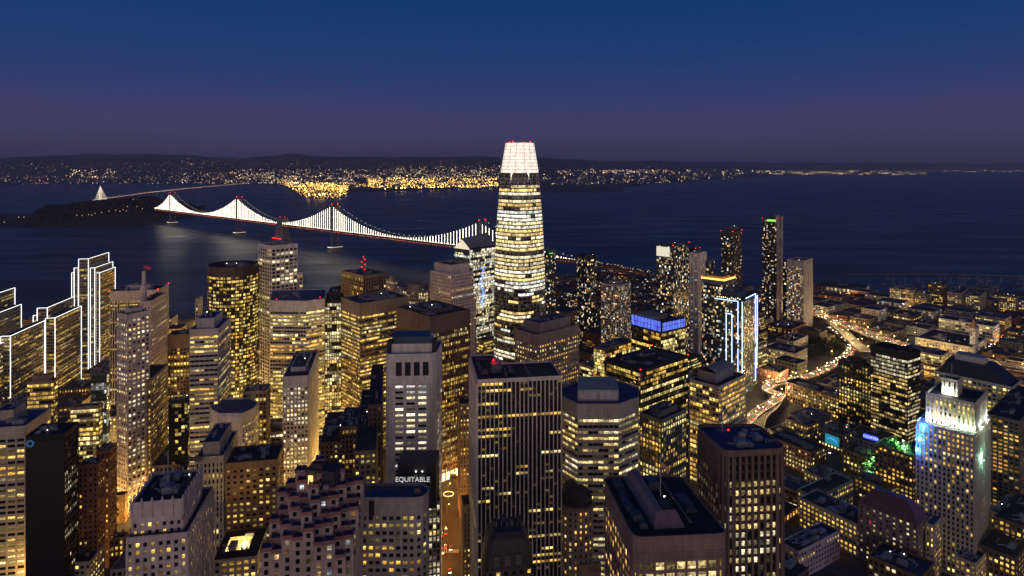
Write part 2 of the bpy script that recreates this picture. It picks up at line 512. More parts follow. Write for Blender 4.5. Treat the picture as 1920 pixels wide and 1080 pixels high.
    def done(s, max_single=0, min_area=9.0, glass='window'):
        for (m, name, mat) in s.mb.values():
            m.build(name, mat, s.root, s.org)
        if s.panes:
            singles = []
            if max_single:
                order = sorted(range(len(s.panes)), key=lambda i: -s.panes[i][0])
                singles = [i for i in order[:max_single] if s.panes[i][0] >= min_area]
            ss = set(singles)
            rest = {}
            for i, (a, qd, uv, col, pm) in enumerate(s.panes):
                if i in ss:
                    m = MB(); m.quad(*qd, uv=uv, col=col); m.build('window', pm, s.root, s.org)
                else:
                    rest.setdefault(pm.name, (MB(), pm))[0].quad(*qd, uv=uv, col=col)
            for m, pm in rest.values():
                o = m.build('windows', pm, s.root, s.org)
                o['kind'] = 'stuff'
        x, y = px((s.org.x, s.org.y, 20))
        RECORD.append(s)
        return s.root

def hash_str(t):
    h = 7
    for ch in t: h = (h * 31 + ord(ch)) % 1000003
    return h

def inset(poly, t):
    k = len(poly); out = []
    for i in range(k):
        a, b, c = Vector(poly[i - 1][:2]), Vector(poly[i][:2]), Vector(poly[(i + 1) % k][:2])
        d1, d2 = (b - a).normalized(), (c - b).normalized()
        n1, n2 = Vector((-d1.y, d1.x)), Vector((-d2.y, d2.x))
        m = n1 + n2
        if m.length < 1e-4: m = n1
        m = m / max(.3, m.dot(n1))
        out.append(b + m * t)
    return out

def rounded(poly, r, n=4):
    """round the corners of a plan polygon"""
    k = len(poly); out = []
    for i in range(k):
        a, b, c = Vector(poly[i - 1]), Vector(poly[i]), Vector(poly[(i + 1) % k])
        p0 = b + (a - b).normalized() * r; p2 = b + (c - b).normalized() * r
        for j in range(n + 1):
            t = j / n
            out.append(p0 * (1 - t) ** 2 + b * 2 * t * (1 - t) + p2 * t * t)
    return out

def scaled(poly, sx, sy=None, off=(0, 0)):
    """shrink a quad about its centre along its own axes (fractions), with an offset in fractions"""
    sy = sx if sy is None else sy
    A, B_, D = Vector(poly[0]), Vector(poly[1]), Vector(poly[-1])
    ex, ey = B_ - A, D - A
    c = A + ex * (.5 + off[0]) + ey * (.5 + off[1])
    return [c - ex * sx / 2 - ey * sy / 2, c + ex * sx / 2 - ey * sy / 2, c + ex * sx / 2 + ey * sy / 2, c - ex * sx / 2 + ey * sy / 2]

def centre(poly):
    return sum((Vector(p[:2]) for p in poly), Vector((0, 0))) / len(poly)

def simple(name, label, c, xl, xr, r, wall, st, Z=None, Y=None, cat='building', lit=.4, tint='warm', power=1.0, roof=None,
           blank=(2, 3), units=4, pent=None, single=0, beacons=0, pane=PANE, parapet=1.1, finish=True, min_area=9.0, group=None, tmax=200):
    poly, z = foot(c, xl, xr, r, Z, Y, tmax)
    b = Bld(name, label, cat, centre(poly), group)
    b.tier(poly, 0, z, wall, st, roof, parapet, lit, tint, power, blank, pane)
    top = z
    if pent:          # (fraction x, fraction y, height, offset)
        fx, fy, hh = pent[:3]; off = pent[3] if len(pent) > 3 else (0, 0)
        pp = scaled(poly, fx, fy, off)
        m = MB(); m.prism(pp, z + .01, z + hh, top=False)
        inn = inset(pp, .4)
        for i in range(4):
            j = (i + 1) % 4
            m.quad((*pp[i], z + hh), (*pp[j], z + hh), (*inn[j], z + hh), (*inn[i], z + hh))
            m.quad((*inn[j], z + hh - 1), (*inn[i], z + hh - 1), (*inn[i], z + hh), (*inn[j], z + hh))
        o = m.build('penthouse', wallmat(C[wall] if isinstance(wall, str) else wall), b.root, b.org)
        m = MB(); m.poly([(*p, z + hh - .9) for p in inn]); m.build('roof', roof or ROOF[0], o, b.org)
        top = z + hh
        b.units(pp, z + hh - .9, 2)
    b.units(poly, z, units)
    for i in range(beacons):
        q = poly[(0, 1, 3, 2)[i]]; b.beacon(q.x, q.y, z + parapet + .8)
    b.poly, b.z = poly, z
    if finish: b.done(single, min_area)
    return b

# ================================================================ the setting: water, land, hills
def coast_pts():
    """the city's shore, from pixels on the water's edge (height 0)"""
    px_pts = [(-700, 640), (0, 622), (330, 600), (480, 588), (640, 566), (800, 545), (930, 538), (1060, 534), (1240, 530), (1400, 547),
              (1530, 553), (1640, 551), (1780, 549), (1920, 549), (2300, 556)]
    return [P(x, y, 0) for x, y in px_pts]

g = MB()
cp = coast_pts()
pts = [Vector((-2600, -300, 0)), Vector((3200, -300, 0)), Vector((3200, 1500, 0))] + [Vector((p.x, p.y, 0)) for p in reversed(cp)] + [Vector((-2600, 1000, 0))]
n0 = len(pts)
g.poly([(p.x, p.y, 1.2) for p in pts])
for i in range(n0):
    a, b = pts[i], pts[(i + 1) % n0]
    g.quad((b.x, b.y, 1.2), (a.x, a.y, 1.2), (a.x, a.y, -2), (b.x, b.y, -2))
asphalt = wallmat((.038, .036, .036), .85, .35, .05)
ground = tag(g.build('ground', asphalt), kind='structure')
GZ = 1.2

# water: a wide dark bay, ruffled by small waves
m_w, n, l, b = new_mat('bay_water')
b.inputs['Base Color'].default_value = (.002, .007, .020, 1)
b.inputs['Roughness'].default_value = .34
b.inputs['IOR'].default_value = 1.33
tc = n.new('ShaderNodeTexCoord')
no = n.new('ShaderNodeTexNoise'); no.inputs['Scale'].default_value = .035; no.inputs['Detail'].default_value = 6
mp = n.new('ShaderNodeMapping'); mp.inputs['Scale'].default_value = (.6, 1.3, 1); mp.inputs['Rotation'].default_value = (0, 0, R(25))
l.new(tc.outputs['Object'], mp.inputs[0]); l.new(mp.outputs[0], no.inputs['Vector'])
b.inputs['Specular IOR Level'].default_value = .40
no2 = n.new('ShaderNodeTexNoise'); no2.inputs['Scale'].default_value = .006; no2.inputs['Detail'].default_value = 5
mp2 = n.new('ShaderNodeMapping'); mp2.inputs['Scale'].default_value = (.35, 1.6, 1); mp2.inputs['Rotation'].default_value = (0, 0, R(-18))
l.new(tc.outputs['Object'], mp2.inputs[0]); l.new(mp2.outputs[0], no2.inputs['Vector'])
mr = n.new('ShaderNodeMapRange'); mr.inputs['From Min'].default_value = .35; mr.inputs['From Max'].default_value = .65; mr.inputs['To Min'].default_value = .27; mr.inputs['To Max'].default_value = .41
l.new(no2.outputs[0], mr.inputs[0]); l.new(mr.outputs[0], b.inputs['Roughness'])
bu = n.new('ShaderNodeBump'); bu.inputs['Strength'].default_value = .42; bu.inputs['Distance'].default_value = 2.5
l.new(no.outputs[0], bu.inputs['Height']); l.new(bu.outputs[0], b.inputs['Normal'])
g = MB()
g.quad((-40000, -500, 0), (60000, -500, 0), (60000, 60000, 0), (-40000, 60000, 0))
tag(g.build('water', m_w), kind='structure')

# the far shore of the bay and the hills above it
FAR = [(-500, 349), (0, 347), (150, 345), (350, 346), (460, 345), (535, 349), (640, 362), (700, 360), (920, 352), (960, 351), (1010, 353),
       (1100, 353), (1170, 351), (1230, 344), (1330, 338), (1450, 330), (1560, 328), (1740, 328), (1760, 323.5), (1920, 322.5), (2400, 321)]
def far_y(x):
    for (x0, y0), (x1, y1) in zip(FAR, FAR[1:]):
        if x0 <= x <= x1: return y0 + (y1 - y0) * (x - x0) / (x1 - x0)
    return 330
RIDGE = [(-500, 298), (0, 296), (90, 293), (180, 289.5), (300, 290), (370, 293), (430, 296), (500, 293), (545, 289), (590, 294), (650, 296), (760, 294),
         (860, 293), (940, 295), (1060, 299), (1150, 301), (1300, 303), (1500, 305), (1700, 306), (1900, 306.5), (2400, 307)]
def ridge_y(x):
    for (x0, y0), (x1, y1) in zip(RIDGE, RIDGE[1:]):
        if x0 <= x <= x1: return y0 + (y1 - y0) * (x - x0) / (x1 - x0)
    return 307
_ry = ridge_y
def ridge_y(x): return _ry(x) + 2.2 * mnoise.noise(Vector((x * .02, 1.7, 0))) + 1.0 * mnoise.noise(Vector((x * .07, 4.7, 0)))
def ridge_depth(x): return 16500 + max(0, x - 900) * 17.0
def terrain(xp, Y):
    """height of the far land on the pixel column xp at depth Y"""
    Yc = H * F / (far_y(xp) - H0)
    Yr = ridge_depth(xp)
    if Y <= Yc: return 2.0
    zr = H - (ridge_y(xp) - H0) * Yr / F
    t = min(1.0, (Y - Yc) / max(500.0, Yr - Yc))
    X = (xp - 960) / F * Y
    nz = mnoise.fractal(Vector((X / 1800, Y / 1800, 3.1)), 1.0, 2.0, 5)
    s = max(0, (t - .38) / .62)
    z = 3 + zr * (s * s * (3 - 2 * s)) + nz * 95 * s * (1.0 - .72 * t)
    return max(2.0, z)
g = MB()
cols = list(range(-500, 2401, 20)); K = 44
def far_row(k, xp):
    Yc = H * F / (far_y(xp) - H0); Yr = ridge_depth(xp)
    Y = Yc + (Yr - Yc) * (k / (K - 1)) ** 1.0
    return ((xp - 960) / F * Y, Y, terrain(xp, Y))
for k in range(K):
    for xp in cols: g.v.append(far_row(k, xp))
for xp in cols:
    Y = ridge_depth(xp) + 6000; g.v.append(((xp - 960) / F * Y, Y, 60))
W_ = len(cols)
for k in range(K):
    for i in range(W_ - 1):
        a = k * W_ + i
        g.f.append((a, a + 1, a + W_ + 1, a + W_)); g.uv.append(None); g.col.append(None); g.mi.append(0)
hillm = wallmat((.045, .045, .05), .95, .4, .0012)
tag(g.build('far_shore_hills', hillm, smooth=True), kind='structure')['kind'] = 'structure'

def on_land(xp, y):
    """where the line of sight through a pixel meets the far land"""
    Y = H * F / (max(y, 308.6) - H0)
    Yc = H * F / (far_y(xp) - H0)
    if Y < Yc: return None
    Yr = ridge_depth(xp)
    Yt = Yc
    while Yt < Yr:
        z = terrain(xp, Yt)
        yy = H0 + F * (H - z) / Yt
        if yy <= y: return Vector(((xp - 960) / F * Yt, Yt, z + 6))
        Yt += (Yr - Yc) / 160
    return None

rg = random.Random(5)
PAL = [(1, .62, .22), (1, .72, .35), (1, .55, .14), (1, .85, .6), (.85, .92, 1), (1, .4, .12)]
def light_field(name, regions, seed):
    r_ = random.Random(seed); m = MB(); cnt = 0
    for (x0, x1, y0, y1, nn, br, pal, sz) in regions:
        for _ in range(nn):
            x = r_.uniform(x0, x1)
            y = y0 + (y1 - y0) * r_.random()
            dens = mnoise.noise(Vector((x * .045, y * .16, seed)))
            if dens < -.12 and r_.random() < .8: continue
            p = on_land(x, y)
            if p is None: continue
            c = r_.choice(pal); s = br * math.exp(r_.gauss(0, .75))
            s = min(s, br * 5)
            s *= 2.3; m.octa(p, p.y * .00036 * sz * r_.uniform(.7, 1.3), tuple(k * s for k in c)); cnt += 1
    o = m.build(name, LIGHTS); o['kind'] = 'stuff'
    return o
GOLD = [(1, .50, .08), (1, .58, .12), (1, .66, .2), (1, .45, .06)]
WARM = [(1, .66, .28), (1, .76, .4), (1, .58, .2), (1, .88, .66)]
light_field('hillside_lights', [
    (-20, 420, 306, 336, 420, .28, PAL, 1.0), (0, 340, 331, 346, 300, .55, PAL, 1.0), (120, 215, 318, 333, 90, 1.0, WARM, 1.5), (425, 440, 322, 330, 12, 1.6, GOLD, 1.6),
    (330, 930, 296, 322, 420, .22, PAL, 1.0), (340, 540, 324, 345, 420, .75, WARM, 1.1), (340, 370, 300, 312, 30, .4, PAL, 1)], 1)
light_field('city_lights', [
    (440, 935, 318, 336, 900, .65, WARM, 1.05), (500, 935, 330, 350, 1100, .9, WARM, 1.15), (735, 940, 312, 330, 260, .6, WARM, 1.2),
    (1015, 1760, 319.5, 325, 330, 1.4, WARM, 1.0), (1015, 1390, 325, 347, 420, 1.0, WARM, 1.0), (1100, 1250, 318, 324, 90, 1.4, WARM, 1.0),
    (1430, 1740, 322, 328, 210, 1.8, WARM, 1.0), (1760, 1930, 319, 323, 60, 1.2, WARM, 1.0), (1015, 1500, 309, 320, 120, .16, PAL, 1)], 2)
light_field('port_lights', [
    (535, 655, 343, 363, 900, 1.5, GOLD, 1.4), (655, 700, 346, 352, 80, .8, GOLD, 1.2), (690, 935, 334, 353, 1300, 1.5, GOLD, 1.4), (520, 560, 337, 347, 120, .9, GOLD, 1.2)], 3)

# port pier that juts into the bay with its golden yard lights
g = MB()
pp = [(540, 352), (650, 352), (652, 366), (630, 374), (575, 371), (548, 362)]
g.prism([P(x, y, 0).xy for x, y in reversed(pp)][::-1], -2, 3)
tag(g.build('port_land', wallmat((.08, .07, .06)), smooth=False), kind='structure')
m = MB(); r_ = random.Random(8)
for _ in range(520):
    x, y = r_.uniform(542, 652), r_.uniform(349, 373)
    if y > 352 and (x < 540 + (y - 352) * 1.7 or x > 654 - max(0, y - 366) * 3): continue
    p = P(x, y, 4); s = 3.0 * math.exp(r_.gauss(0, .6)); c = r_.choice(GOLD)
    m.octa((p.x, p.y, p.z + r_.uniform(2, 25)), p.y * .0005, tuple(k * s for k in c))
m.build('yard_lights', LIGHTS)['kind'] = 'stuff'
# a few broad golden sources so that the bay mirrors the port
PORTGLOW = emit('port_floodlight', (1, .55, .12), 26.0)
for i in range(34):
    x = r_.uniform(545, 650) if i < 16 else r_.uniform(700, 925)
    y = (r_.uniform(366, 372) if 575 < x < 640 else 358) if i < 16 else far_y(x) - 1.0
    p = P(x, y, 6)
    o = empty('floodlight_mast', (p.x, p.y, 3), 'tall floodlight mast along the golden container port', 'lamp', 'floodlight masts along the container port')
    m = MB(); m.bar((p.x, p.y, 3), (p.x, p.y, 30), 1.5); m.build('pole', METAL, o, (p.x, p.y, 3))
    m = MB(); m.octa((p.x, p.y, 32), 5); m.build('lamp_head', PORTGLOW, o, (p.x, p.y, 3))

# low dark shore right of the tall tower (an airfield with no lamps)
g = MB()
g.prism([P(x, y, 0).xy for x, y in [(1000, 352), (1000, 360), (1080, 361), (1165, 359), (1170, 353), (1120, 350)]], -2, 5)
tag(g.build('dark_shoreland', hillm), kind='structure')

# downtown across the bay: small lit towers
r_ = random.Random(12)
for i, x in enumerate([738, 748, 757, 766, 776, 788, 797, 806, 816, 828, 842, 858]):
    p = P(x, 333, 3); h = r_.uniform(60, 130); w = r_.uniform(40, 75)
    q = [(p.x - w/2, p.y), (p.x + w/2, p.y - 15), (p.x + w/2 + 10, p.y + 40), (p.x - w/2 + 10, p.y + 50)]
    bb = Bld('distant_tower', 'tiny lit tower in the downtown across the bay, number %d from the bridge side, %s' % (i + 1, 'tall' if h > 95 else 'short'), 'building', (p.x, p.y, 3), 'towers of the downtown across the bay', seed=i)
    bb.root['label'] = 'tiny %s lit tower across the bay, %s of the twelve' % ('tall' if h > 95 else 'short', ['first', 'second', 'third', 'fourth', 'fifth', 'sixth', 'seventh', 'eighth', 'ninth', 'tenth', 'eleventh', 'twelfth'][i])
    bb.tier([Vector(v) for v in q], 3, h, 'umber', dict(fh=14, bay=13, pier=5, span=7, rec=1, proud=.1, mode='home'), lit=.55, tint='warm', power=.8, blank=(2, 2), parapet=0)
    bb.done()

# ---------------------------------------------------------------- island in mid bay
def island(name, outline, peak, seed):
    """low wooded island: outline of waterline pixels, peak(x) gives the silhouette row"""
    g = MB(); nx, ny = 60, 14
    for j in range(ny + 1):
        for i in range(nx + 1):
            x = outline[0] + (outline[1] - outline[0]) * i / nx
            yb = peak['base'](x)
            Yb = H * F / (yb - H0); Yt = Yb + 420
            t = j / ny; Y = Yb + (Yt - Yb) * t * 2.2
            ztop = H - (peak['top'](x) - H0) * Yt / F
            prof = math.sin(min(1, t * 2.2) * math.pi / 2) if t * 2.2 <= 1 else max(0, 1 - (t * 2.2 - 1) / 1.2)
            z = max(-2, ztop * prof) if 0 < i < nx else -2
            if t == 0: z = -2
            nz = mnoise.fractal(Vector((x * .12, t * 6, seed)), 1, 2, 4)
            g.v.append(((x - 960) / F * Y, Y, z + nz * 9 * (1 if z > 3 else 0)))
    for j in range(ny):
        for i in range(nx):
            a = j * (nx + 1) + i
            g.f.append((a, a + 1, a + nx + 2, a + nx + 1)); g.uv.append(None); g.col.append(None); g.mi.append(0)
    return tag(g.build(name, wallmat((.018, .020, .018), .95, .5, .02), smooth=True), kind='structure')
def lerp_tab(tab):
    def f(x):
        if x <= tab[0][0]: return tab[0][1]
        for (x0, y0), (x1, y1) in zip(tab, tab[1:]):
            if x0 <= x <= x1: return y0 + (y1 - y0) * (x - x0) / (x1 - x0)
        return tab[-1][1]
    return f
island('island_terrain', (-60, 392), dict(base=lerp_tab([(-60, 425), (60, 428), (150, 424), (260, 420), (300, 414), (392, 402)]),
       top=lerp_tab([(-60, 412), (20, 410), (60, 402), (90, 388), (110, 389), (140, 384), (190, 379), (250, 373), (285, 372), (310, 380), (350, 384), (392, 396)])), 2)
# the island's trees stand so thick that they read as one wood
ic = random.Random(3); m = MB()
topf = lerp_tab([(0, 411), (60, 402), (90, 388), (110, 389), (140, 384), (190, 379), (250, 373), (285, 372), (310, 380), (350, 384), (380, 392)])
basef = lerp_tab([(-60, 425), (60, 428), (150, 424), (260, 420), (300, 414), (392, 402)])
for _ in range(900):
    x = ic.uniform(70, 375); yb = basef(x); Yb = H * F / (yb - H0); t = ic.uniform(.25, 1.05)
    Y = Yb + 420 * t; zt = H - (topf(x) - H0) * (Yb + 420) / F
    z = zt * math.sin(min(1, t) * math.pi / 2)
    c = Vector(((x - 960) / F * Y, Y, z + 3))
    for k in range(5):
        r = ic.uniform(5, 10); o = Vector((ic.uniform(-8, 8), ic.uniform(-8, 8), ic.uniform(-1, 6)))
        q = c + o; u = Vector((ic.uniform(-1, 1), ic.uniform(-1, 1), ic.uniform(-.3, 1))).normalized() * r
        v = u.orthogonal().normalized() * r * .8
        m.quad(q - u - v, q + u - v * .6, q + u + v, q - u * .7 + v)
m.build('wood', wallmat((.015, .022, .012), .95, .5, .05))['kind'] = 'stuff'
m = MB()
for (x, y) in [(5, 418), (15, 417), (42, 408), (52, 408), (160, 405), (172, 403), (184, 401), (196, 399), (210, 397), (222, 395), (236, 394), (244, 388), (262, 388), (272, 392), (150, 404), (230, 397), (242, 396), (178, 404), (255, 375), (285, 400), (300, 402)]:
    yb = basef(x); Y = H * F / (yb - H0) + 120
    p = P(x, y, Y=Y); c = ic.choice(WARM)
    m.octa((p.x, p.y - 25, p.z + 4), 2.3, tuple(k * 1.1 for k in c))
m.build('island_lights', LIGHTS)['kind'] = 'stuff'

# ================================================================ the suspension bridge
BR = {}
W2 = Vector((-84, 1840, 0)); W6 = Vector((-1745, 3345, 0))
def bp(f): return W2 + (W6 - W2) * f        # f=0 tower nearest the city, f=1 tower at the island
bu_ = (W6 - W2).normalized(); bn = Vector((-bu_.y, bu_.x, 0))
if bn.dot(-W2) < 0: bn = -bn                # bn points to the camera side
bridge = empty('suspension_bridge', (W2.x, W2.y, 0), 'long suspension bridge strung with white lights crossing the bay to the island', 'bridge')
BO = Vector((W2.x, W2.y, 0))
steel = wallmat((.20, .20, .22), .6, .3, .1)
conc = wallmat((.30, .28, .26), .8, .3, .05)
LED = emit('suspender_led', (1.0, .90, .68), 12.5)
Ltot = (W6 - W2).length
def deckz(f): return 62 + 8 * (1 - abs(f - .5) * 1.2) if 0 <= f <= 1 else (68 if f < 0 else 66)
DZ = 68.0
# deck: two-level truss
m = MB()
for s in (-1, 1):
    for a, b_ in ((-.16, 1.1),):
        A, B2 = bp(a) + bn * 11 * s, bp(b_) + bn * 11 * s
        m.bar((A.x, A.y, DZ), (B2.x, B2.y, DZ), 1.6); m.bar((A.x, A.y, DZ - 9), (B2.x, B2.y, DZ - 9), 1.6)
    kk = 190
    for i in range(kk):
        f0, f1 = -.16 + 1.26 * i / kk, -.16 + 1.26 * (i + 1) / kk
        A, B2 = bp(f0) + bn * 11 * s, bp(f1) + bn * 11 * s
        z0, z1 = (DZ - 8.3, DZ - .8) if i % 2 else (DZ - .8, DZ - 8.3)
        m.bar((A.x, A.y, z0), (B2.x, B2.y, z1), .8)
m.build('deck_truss', steel, bridge, BO)
m = MB()
A, B2 = bp(-.16), bp(1.1)
for z in (DZ + .2, DZ - 8.6):
    q = [A + bn * 10.6, A - bn * 10.6, B2 - bn * 10.6, B2 + bn * 10.6]
    m.prism([v.xy for v in q], z - .5, z, True, True)
m.build('deck', asphalt, bridge, BO)
# towers
def tower_at(f, top, base=0):
    c = bp(f)
    m = MB()
    for s in (-1, 1):
        L0 = c + bn * 12.5 * s
        for e in (-1, 1):
            o = bu_ * 2.6 * e
            m.bar((L0.x + o.x, L0.y + o.y, 8), (L0.x + o.x * .6, L0.y + o.y * .6, top), 2.4)
        m.bar((L0.x, L0.y, top - 2), (L0.x, L0.y, top + 3), 5)
    zs = [10, 34, 58] ; zs2 = [70, 92, 114, 136, top - 2]
    def X(za, zb):
        a0, b0 = c + bn * 12.5, c - bn * 12.5
        m.bar((a0.x, a0.y, za), (b0.x, b0.y, zb), 1.9); m.bar((b0.x, b0.y, za), (a0.x, a0.y, zb), 1.9)
        m.bar((a0.x, a0.y, zb), (b0.x, b0.y, zb), 2.4)
    for za, zb in zip(zs, zs[1:]): X(za, zb)
    for za, zb in zip(zs2, zs2[1:]):
        if zb - za > 6: X(za, zb)
    o = m.build('tower', steel, bridge, BO)
    m = MB()
    q = [c + bn * 22 + bu_ * 12, c + bn * 22 - bu_ * 12, c - bn * 22 - bu_ * 12, c - bn * 22 + bu_ * 12]
    m.prism([v.xy for v in q], -3, 8, True)
    m.build('pier', conc, o, BO)
    m = MB()
    for i in range(12):
        t = i / 11
        v = c + bn * 22.4 + bu_ * (-12 + 24 * t); m.octa((v.x, v.y, 8), 1.1, (2.2, 1.8, 1.2))
        v = c + bu_ * -12.4 + bn * (-22 + 44 * t); m.octa((v.x, v.y, 8), 1.1, (2.2, 1.8, 1.2))
    m.build('pier_lights', LIGHTS, o, BO)['kind'] = 'stuff'
    m = MB(); m.octa((c.x + bn.x * 12, c.y + bn.y * 12, top + 5), 2.0); m.octa((c.x - bn.x * 12, c.y - bn.y * 12, top + 5), 2.0)
    m.build('beacon', RED, o, BO)
TOPS = [(0, 143), (1 / 3, 157), (2 / 3, 158), (1, 155)]
for f, t in TOPS: tower_at(f, t)
# centre anchorage
c = bp(.5)
m = MB()
def ring(w, d): return [(c + bn * w + bu_ * d).xy, (c + bn * w - bu_ * d).xy, (c - bn * w - bu_ * d).xy, (c - bn * w + bu_ * d).xy]
m.prism(ring(24, 34), -3, 10)
k0, k1 = ring(20, 27), ring(13, 19)
n_ = len(m.v); m.v += [(*p, 10) for p in k0] + [(*p, 92) for p in k1]
for i in range(4):
    j = (i + 1) % 4
    # ring() runs the other way round on this side
    m.f.append((n_ + i, n_ + j, n_ + 4 + j, n_ + 4 + i)); m.uv.append(None); m.col.append(None); m.mi.append(0)
m.poly([(*p, 92) for p in k1])
m.build('anchorage', conc, bridge, BO)
m = MB()
for i in range(9):
    v = c + bn * 25 + bu_ * (-34 + 68 * i / 8); m.octa((v.x, v.y, 12), 1.6)
for s in (-1, 1):
    v = c + bu_ * 19 * s; m.octa((v.x, v.y, 95), 1.6)
m.build('anchorage_lights', RED, bridge, BO)
# cables, suspenders with their strips of light
spans = [(-.16, 0, 70, 143, 'back'), (0, 1/3, 143, 157, 'main'), (1/3, .5, 157, 74, 'side'), (.5, 2/3, 74, 158, 'side2'), (2/3, 1, 158, 155, 'main'), (1, 1.1, 155, 72, 'side')]
def cable_z(sp, t):
    f0, f1, z0, z1, kind = sp
    if kind == 'main':
        return z0 + (z1 - z0) * t - 4 * (((z0 + z1) / 2) - 76) * t * (1 - t)
    sag = 16
    return z0 + (z1 - z0) * t - 4 * sag * t * (1 - t)
for s in (1, -1):
    m = MB(); led = MB(); dots = MB()
    for sp in spans:
        N = max(6, int((sp[1] - sp[0]) * Ltot / 13))
        prev = None
        for i in range(N + 1):
            t = i / N; f = sp[0] + (sp[1] - sp[0]) * t
            z = cable_z(sp, t); q = bp(f) + bn * 12.5 * s
            if prev: m.bar(prev, (q.x, q.y, z), 1.3)
            prev = (q.x, q.y, z)
            if 0 < i < N and z - DZ > 2:
                m.bar((q.x, q.y, DZ), (q.x, q.y, z), .25)
                if s == 1:
                    e = bn * .5
                    led.bar((q.x + e.x, q.y + e.y, DZ + 1.5), (q.x + e.x, q.y + e.y, z - 1), .5, .3)
                elif i % 2 == 0:
                    dots.octa((q.x, q.y, z + 1.2), 1.2, (1.8, 1.5, 1.1))
    m.build('cable', steel, bridge, BO)
    o = led.build('suspender_lights', LED, bridge, BO) if s == 1 else dots.build('cable_lights', LIGHTS, bridge, BO)
    o['kind'] = 'stuff'
# road lamps above the deck and the red tail lights of the traffic below
m = MB(); rr = random.Random(4)
for i in range(330):
    f = -.16 + 1.26 * i / 330
    q = bp(f) + bn * 11.5
    m.octa((q.x, q.y, DZ + 2.4), 1.5, (3.2, 2.5, 1.5))
    q = bp(f + .001) + bn * 11.9
    m.octa((q.x, q.y, DZ - 5.5), 1.3, rr.choice([(1.6, .16, .06), (1.3, .2, .07), (1.6, .5, .15), (.7, .08, .03)]))
m.build('road_lights', LIGHTS, bridge, BO)['kind'] = 'stuff'

# the eastern span beyond the island: lit single tower and long causeway
et = P(188, 350, Y=4300)
eb = empty('cable_stayed_bridge', (et.x, et.y, 0), 'white floodlit single tower bridge beyond the dark island with its causeway', 'bridge')
EO = Vector((et.x, et.y, 0))
GLOW = emit('floodlight_glow', (1.0, .85, .60), 1.2)  # floodlighting put in as the own glow of tower, cables and base
m = MB()
for s in (-1, 1):
    for e in (-1, 1):
        m.bar((et.x + 9 * s + 3 * e, et.y, 2), (et.x + 1.5 * s, et.y, 160), 1.6)
m.build('tower', GLOW, eb, EO)
path = [P(175, 379, 40), P(200, 374, 42), P(280, 362.5, 42), P(330, 357, 36), P(380, 352, 26), P(430, 347.5, 14), P(465, 344, 6)]
m = MB()
for a, b_ in zip(path, path[1:]): m.bar(a, b_, 22, 4)
for i in range(46):
    t = i / 45 * (len(path) - 1.001); k = int(t); q = path[k].lerp(path[k + 1], t - k)
    m.bar((q.x, q.y, -1), (q.x, q.y, q.z - 2), 5)
m.build('deck', conc, eb, EO)
m = MB()
for s in (-1, 1):
    for i in range(13):
        t = i / 12
        q = Vector((et.x + (-46 if s < 0 else 62) * (.12 + .88 * t), et.y + (4 * s), 44))
        m.bar((et.x, et.y, 158), q, .4)
m.build('cable', GLOW, eb, EO)
m = MB(); rr = random.Random(9)
for i in range(260):
    t = i / 259 * (len(path) - 1.001); k = int(t); q = path[k].lerp(path[k + 1], t - k)
    m.octa((q.x, q.y - 10, q.z + 8 + (6 if i % 5 == 0 else 0)), 3.2, rr.choice([(1.5, 1.1, .7), (1.8, 1.3, .8), (1.4, .7, .4)]) if i % 2 else (.7, .25, .12))
m.build('road_lights', LIGHTS, eb, EO)['kind'] = 'stuff'
m = MB(); m.box((et.x, et.y - 8, 44), (70, 6, 6)); m.build('base_glow', GLOW, eb, EO)

# ================================================================ landmark: the rounded glass skyscraper with the glowing crown
SY = 800.0
sc_ = Vector((P(975, 600, Y=SY).x, SY + 26))
def sprofile(z):
    tab = [(0, 29.8), (120, 30.0), (165, 29.4), (200, 28.2), (240, 26.2), (270, 23.9), (299, 21.4), (332, 16.4)]
    for (z0, r0), (z1, r1) in zip(tab, tab[1:]):
        if z0 <= z <= z1: return r0 + (r1 - r0) * (z - z0) / (z1 - z0)
    return 16.4
NS = 72
def sring(z, k=1.0):
    r = sprofile(z) * k; out = []
    for i in range(NS):
        a = 2 * math.pi * i / NS
        ca, sa = math.cos(a), math.sin(a)
        rad = r / (abs(ca) ** 3.2 + abs(sa) ** 3.2) ** (1 / 3.2)
        b_ = a + R(46)
        out.append(Vector((sc_.x + rad * math.cos(b_) * .96, sc_.y + rad * math.sin(b_) * .96, z)))
    return out
sf = Bld('skyscraper', 'tallest tower, tapering rounded glass skyscraper with a glowing white crown', 'skyscraper', (sc_.x, sc_.y, GZ), seed=99)
fh = 4.55; nfl = 63
rngs = random.Random(41)
core = MB(); fins = MB()
finm = wallmat((.55, .50, .50), .4, .15, .3, .1)
glassc = wallmat((.030, .032, .042), .15, .2, .3)
rows = lit_rows(rngs, nfl, NS, .78, 'run')
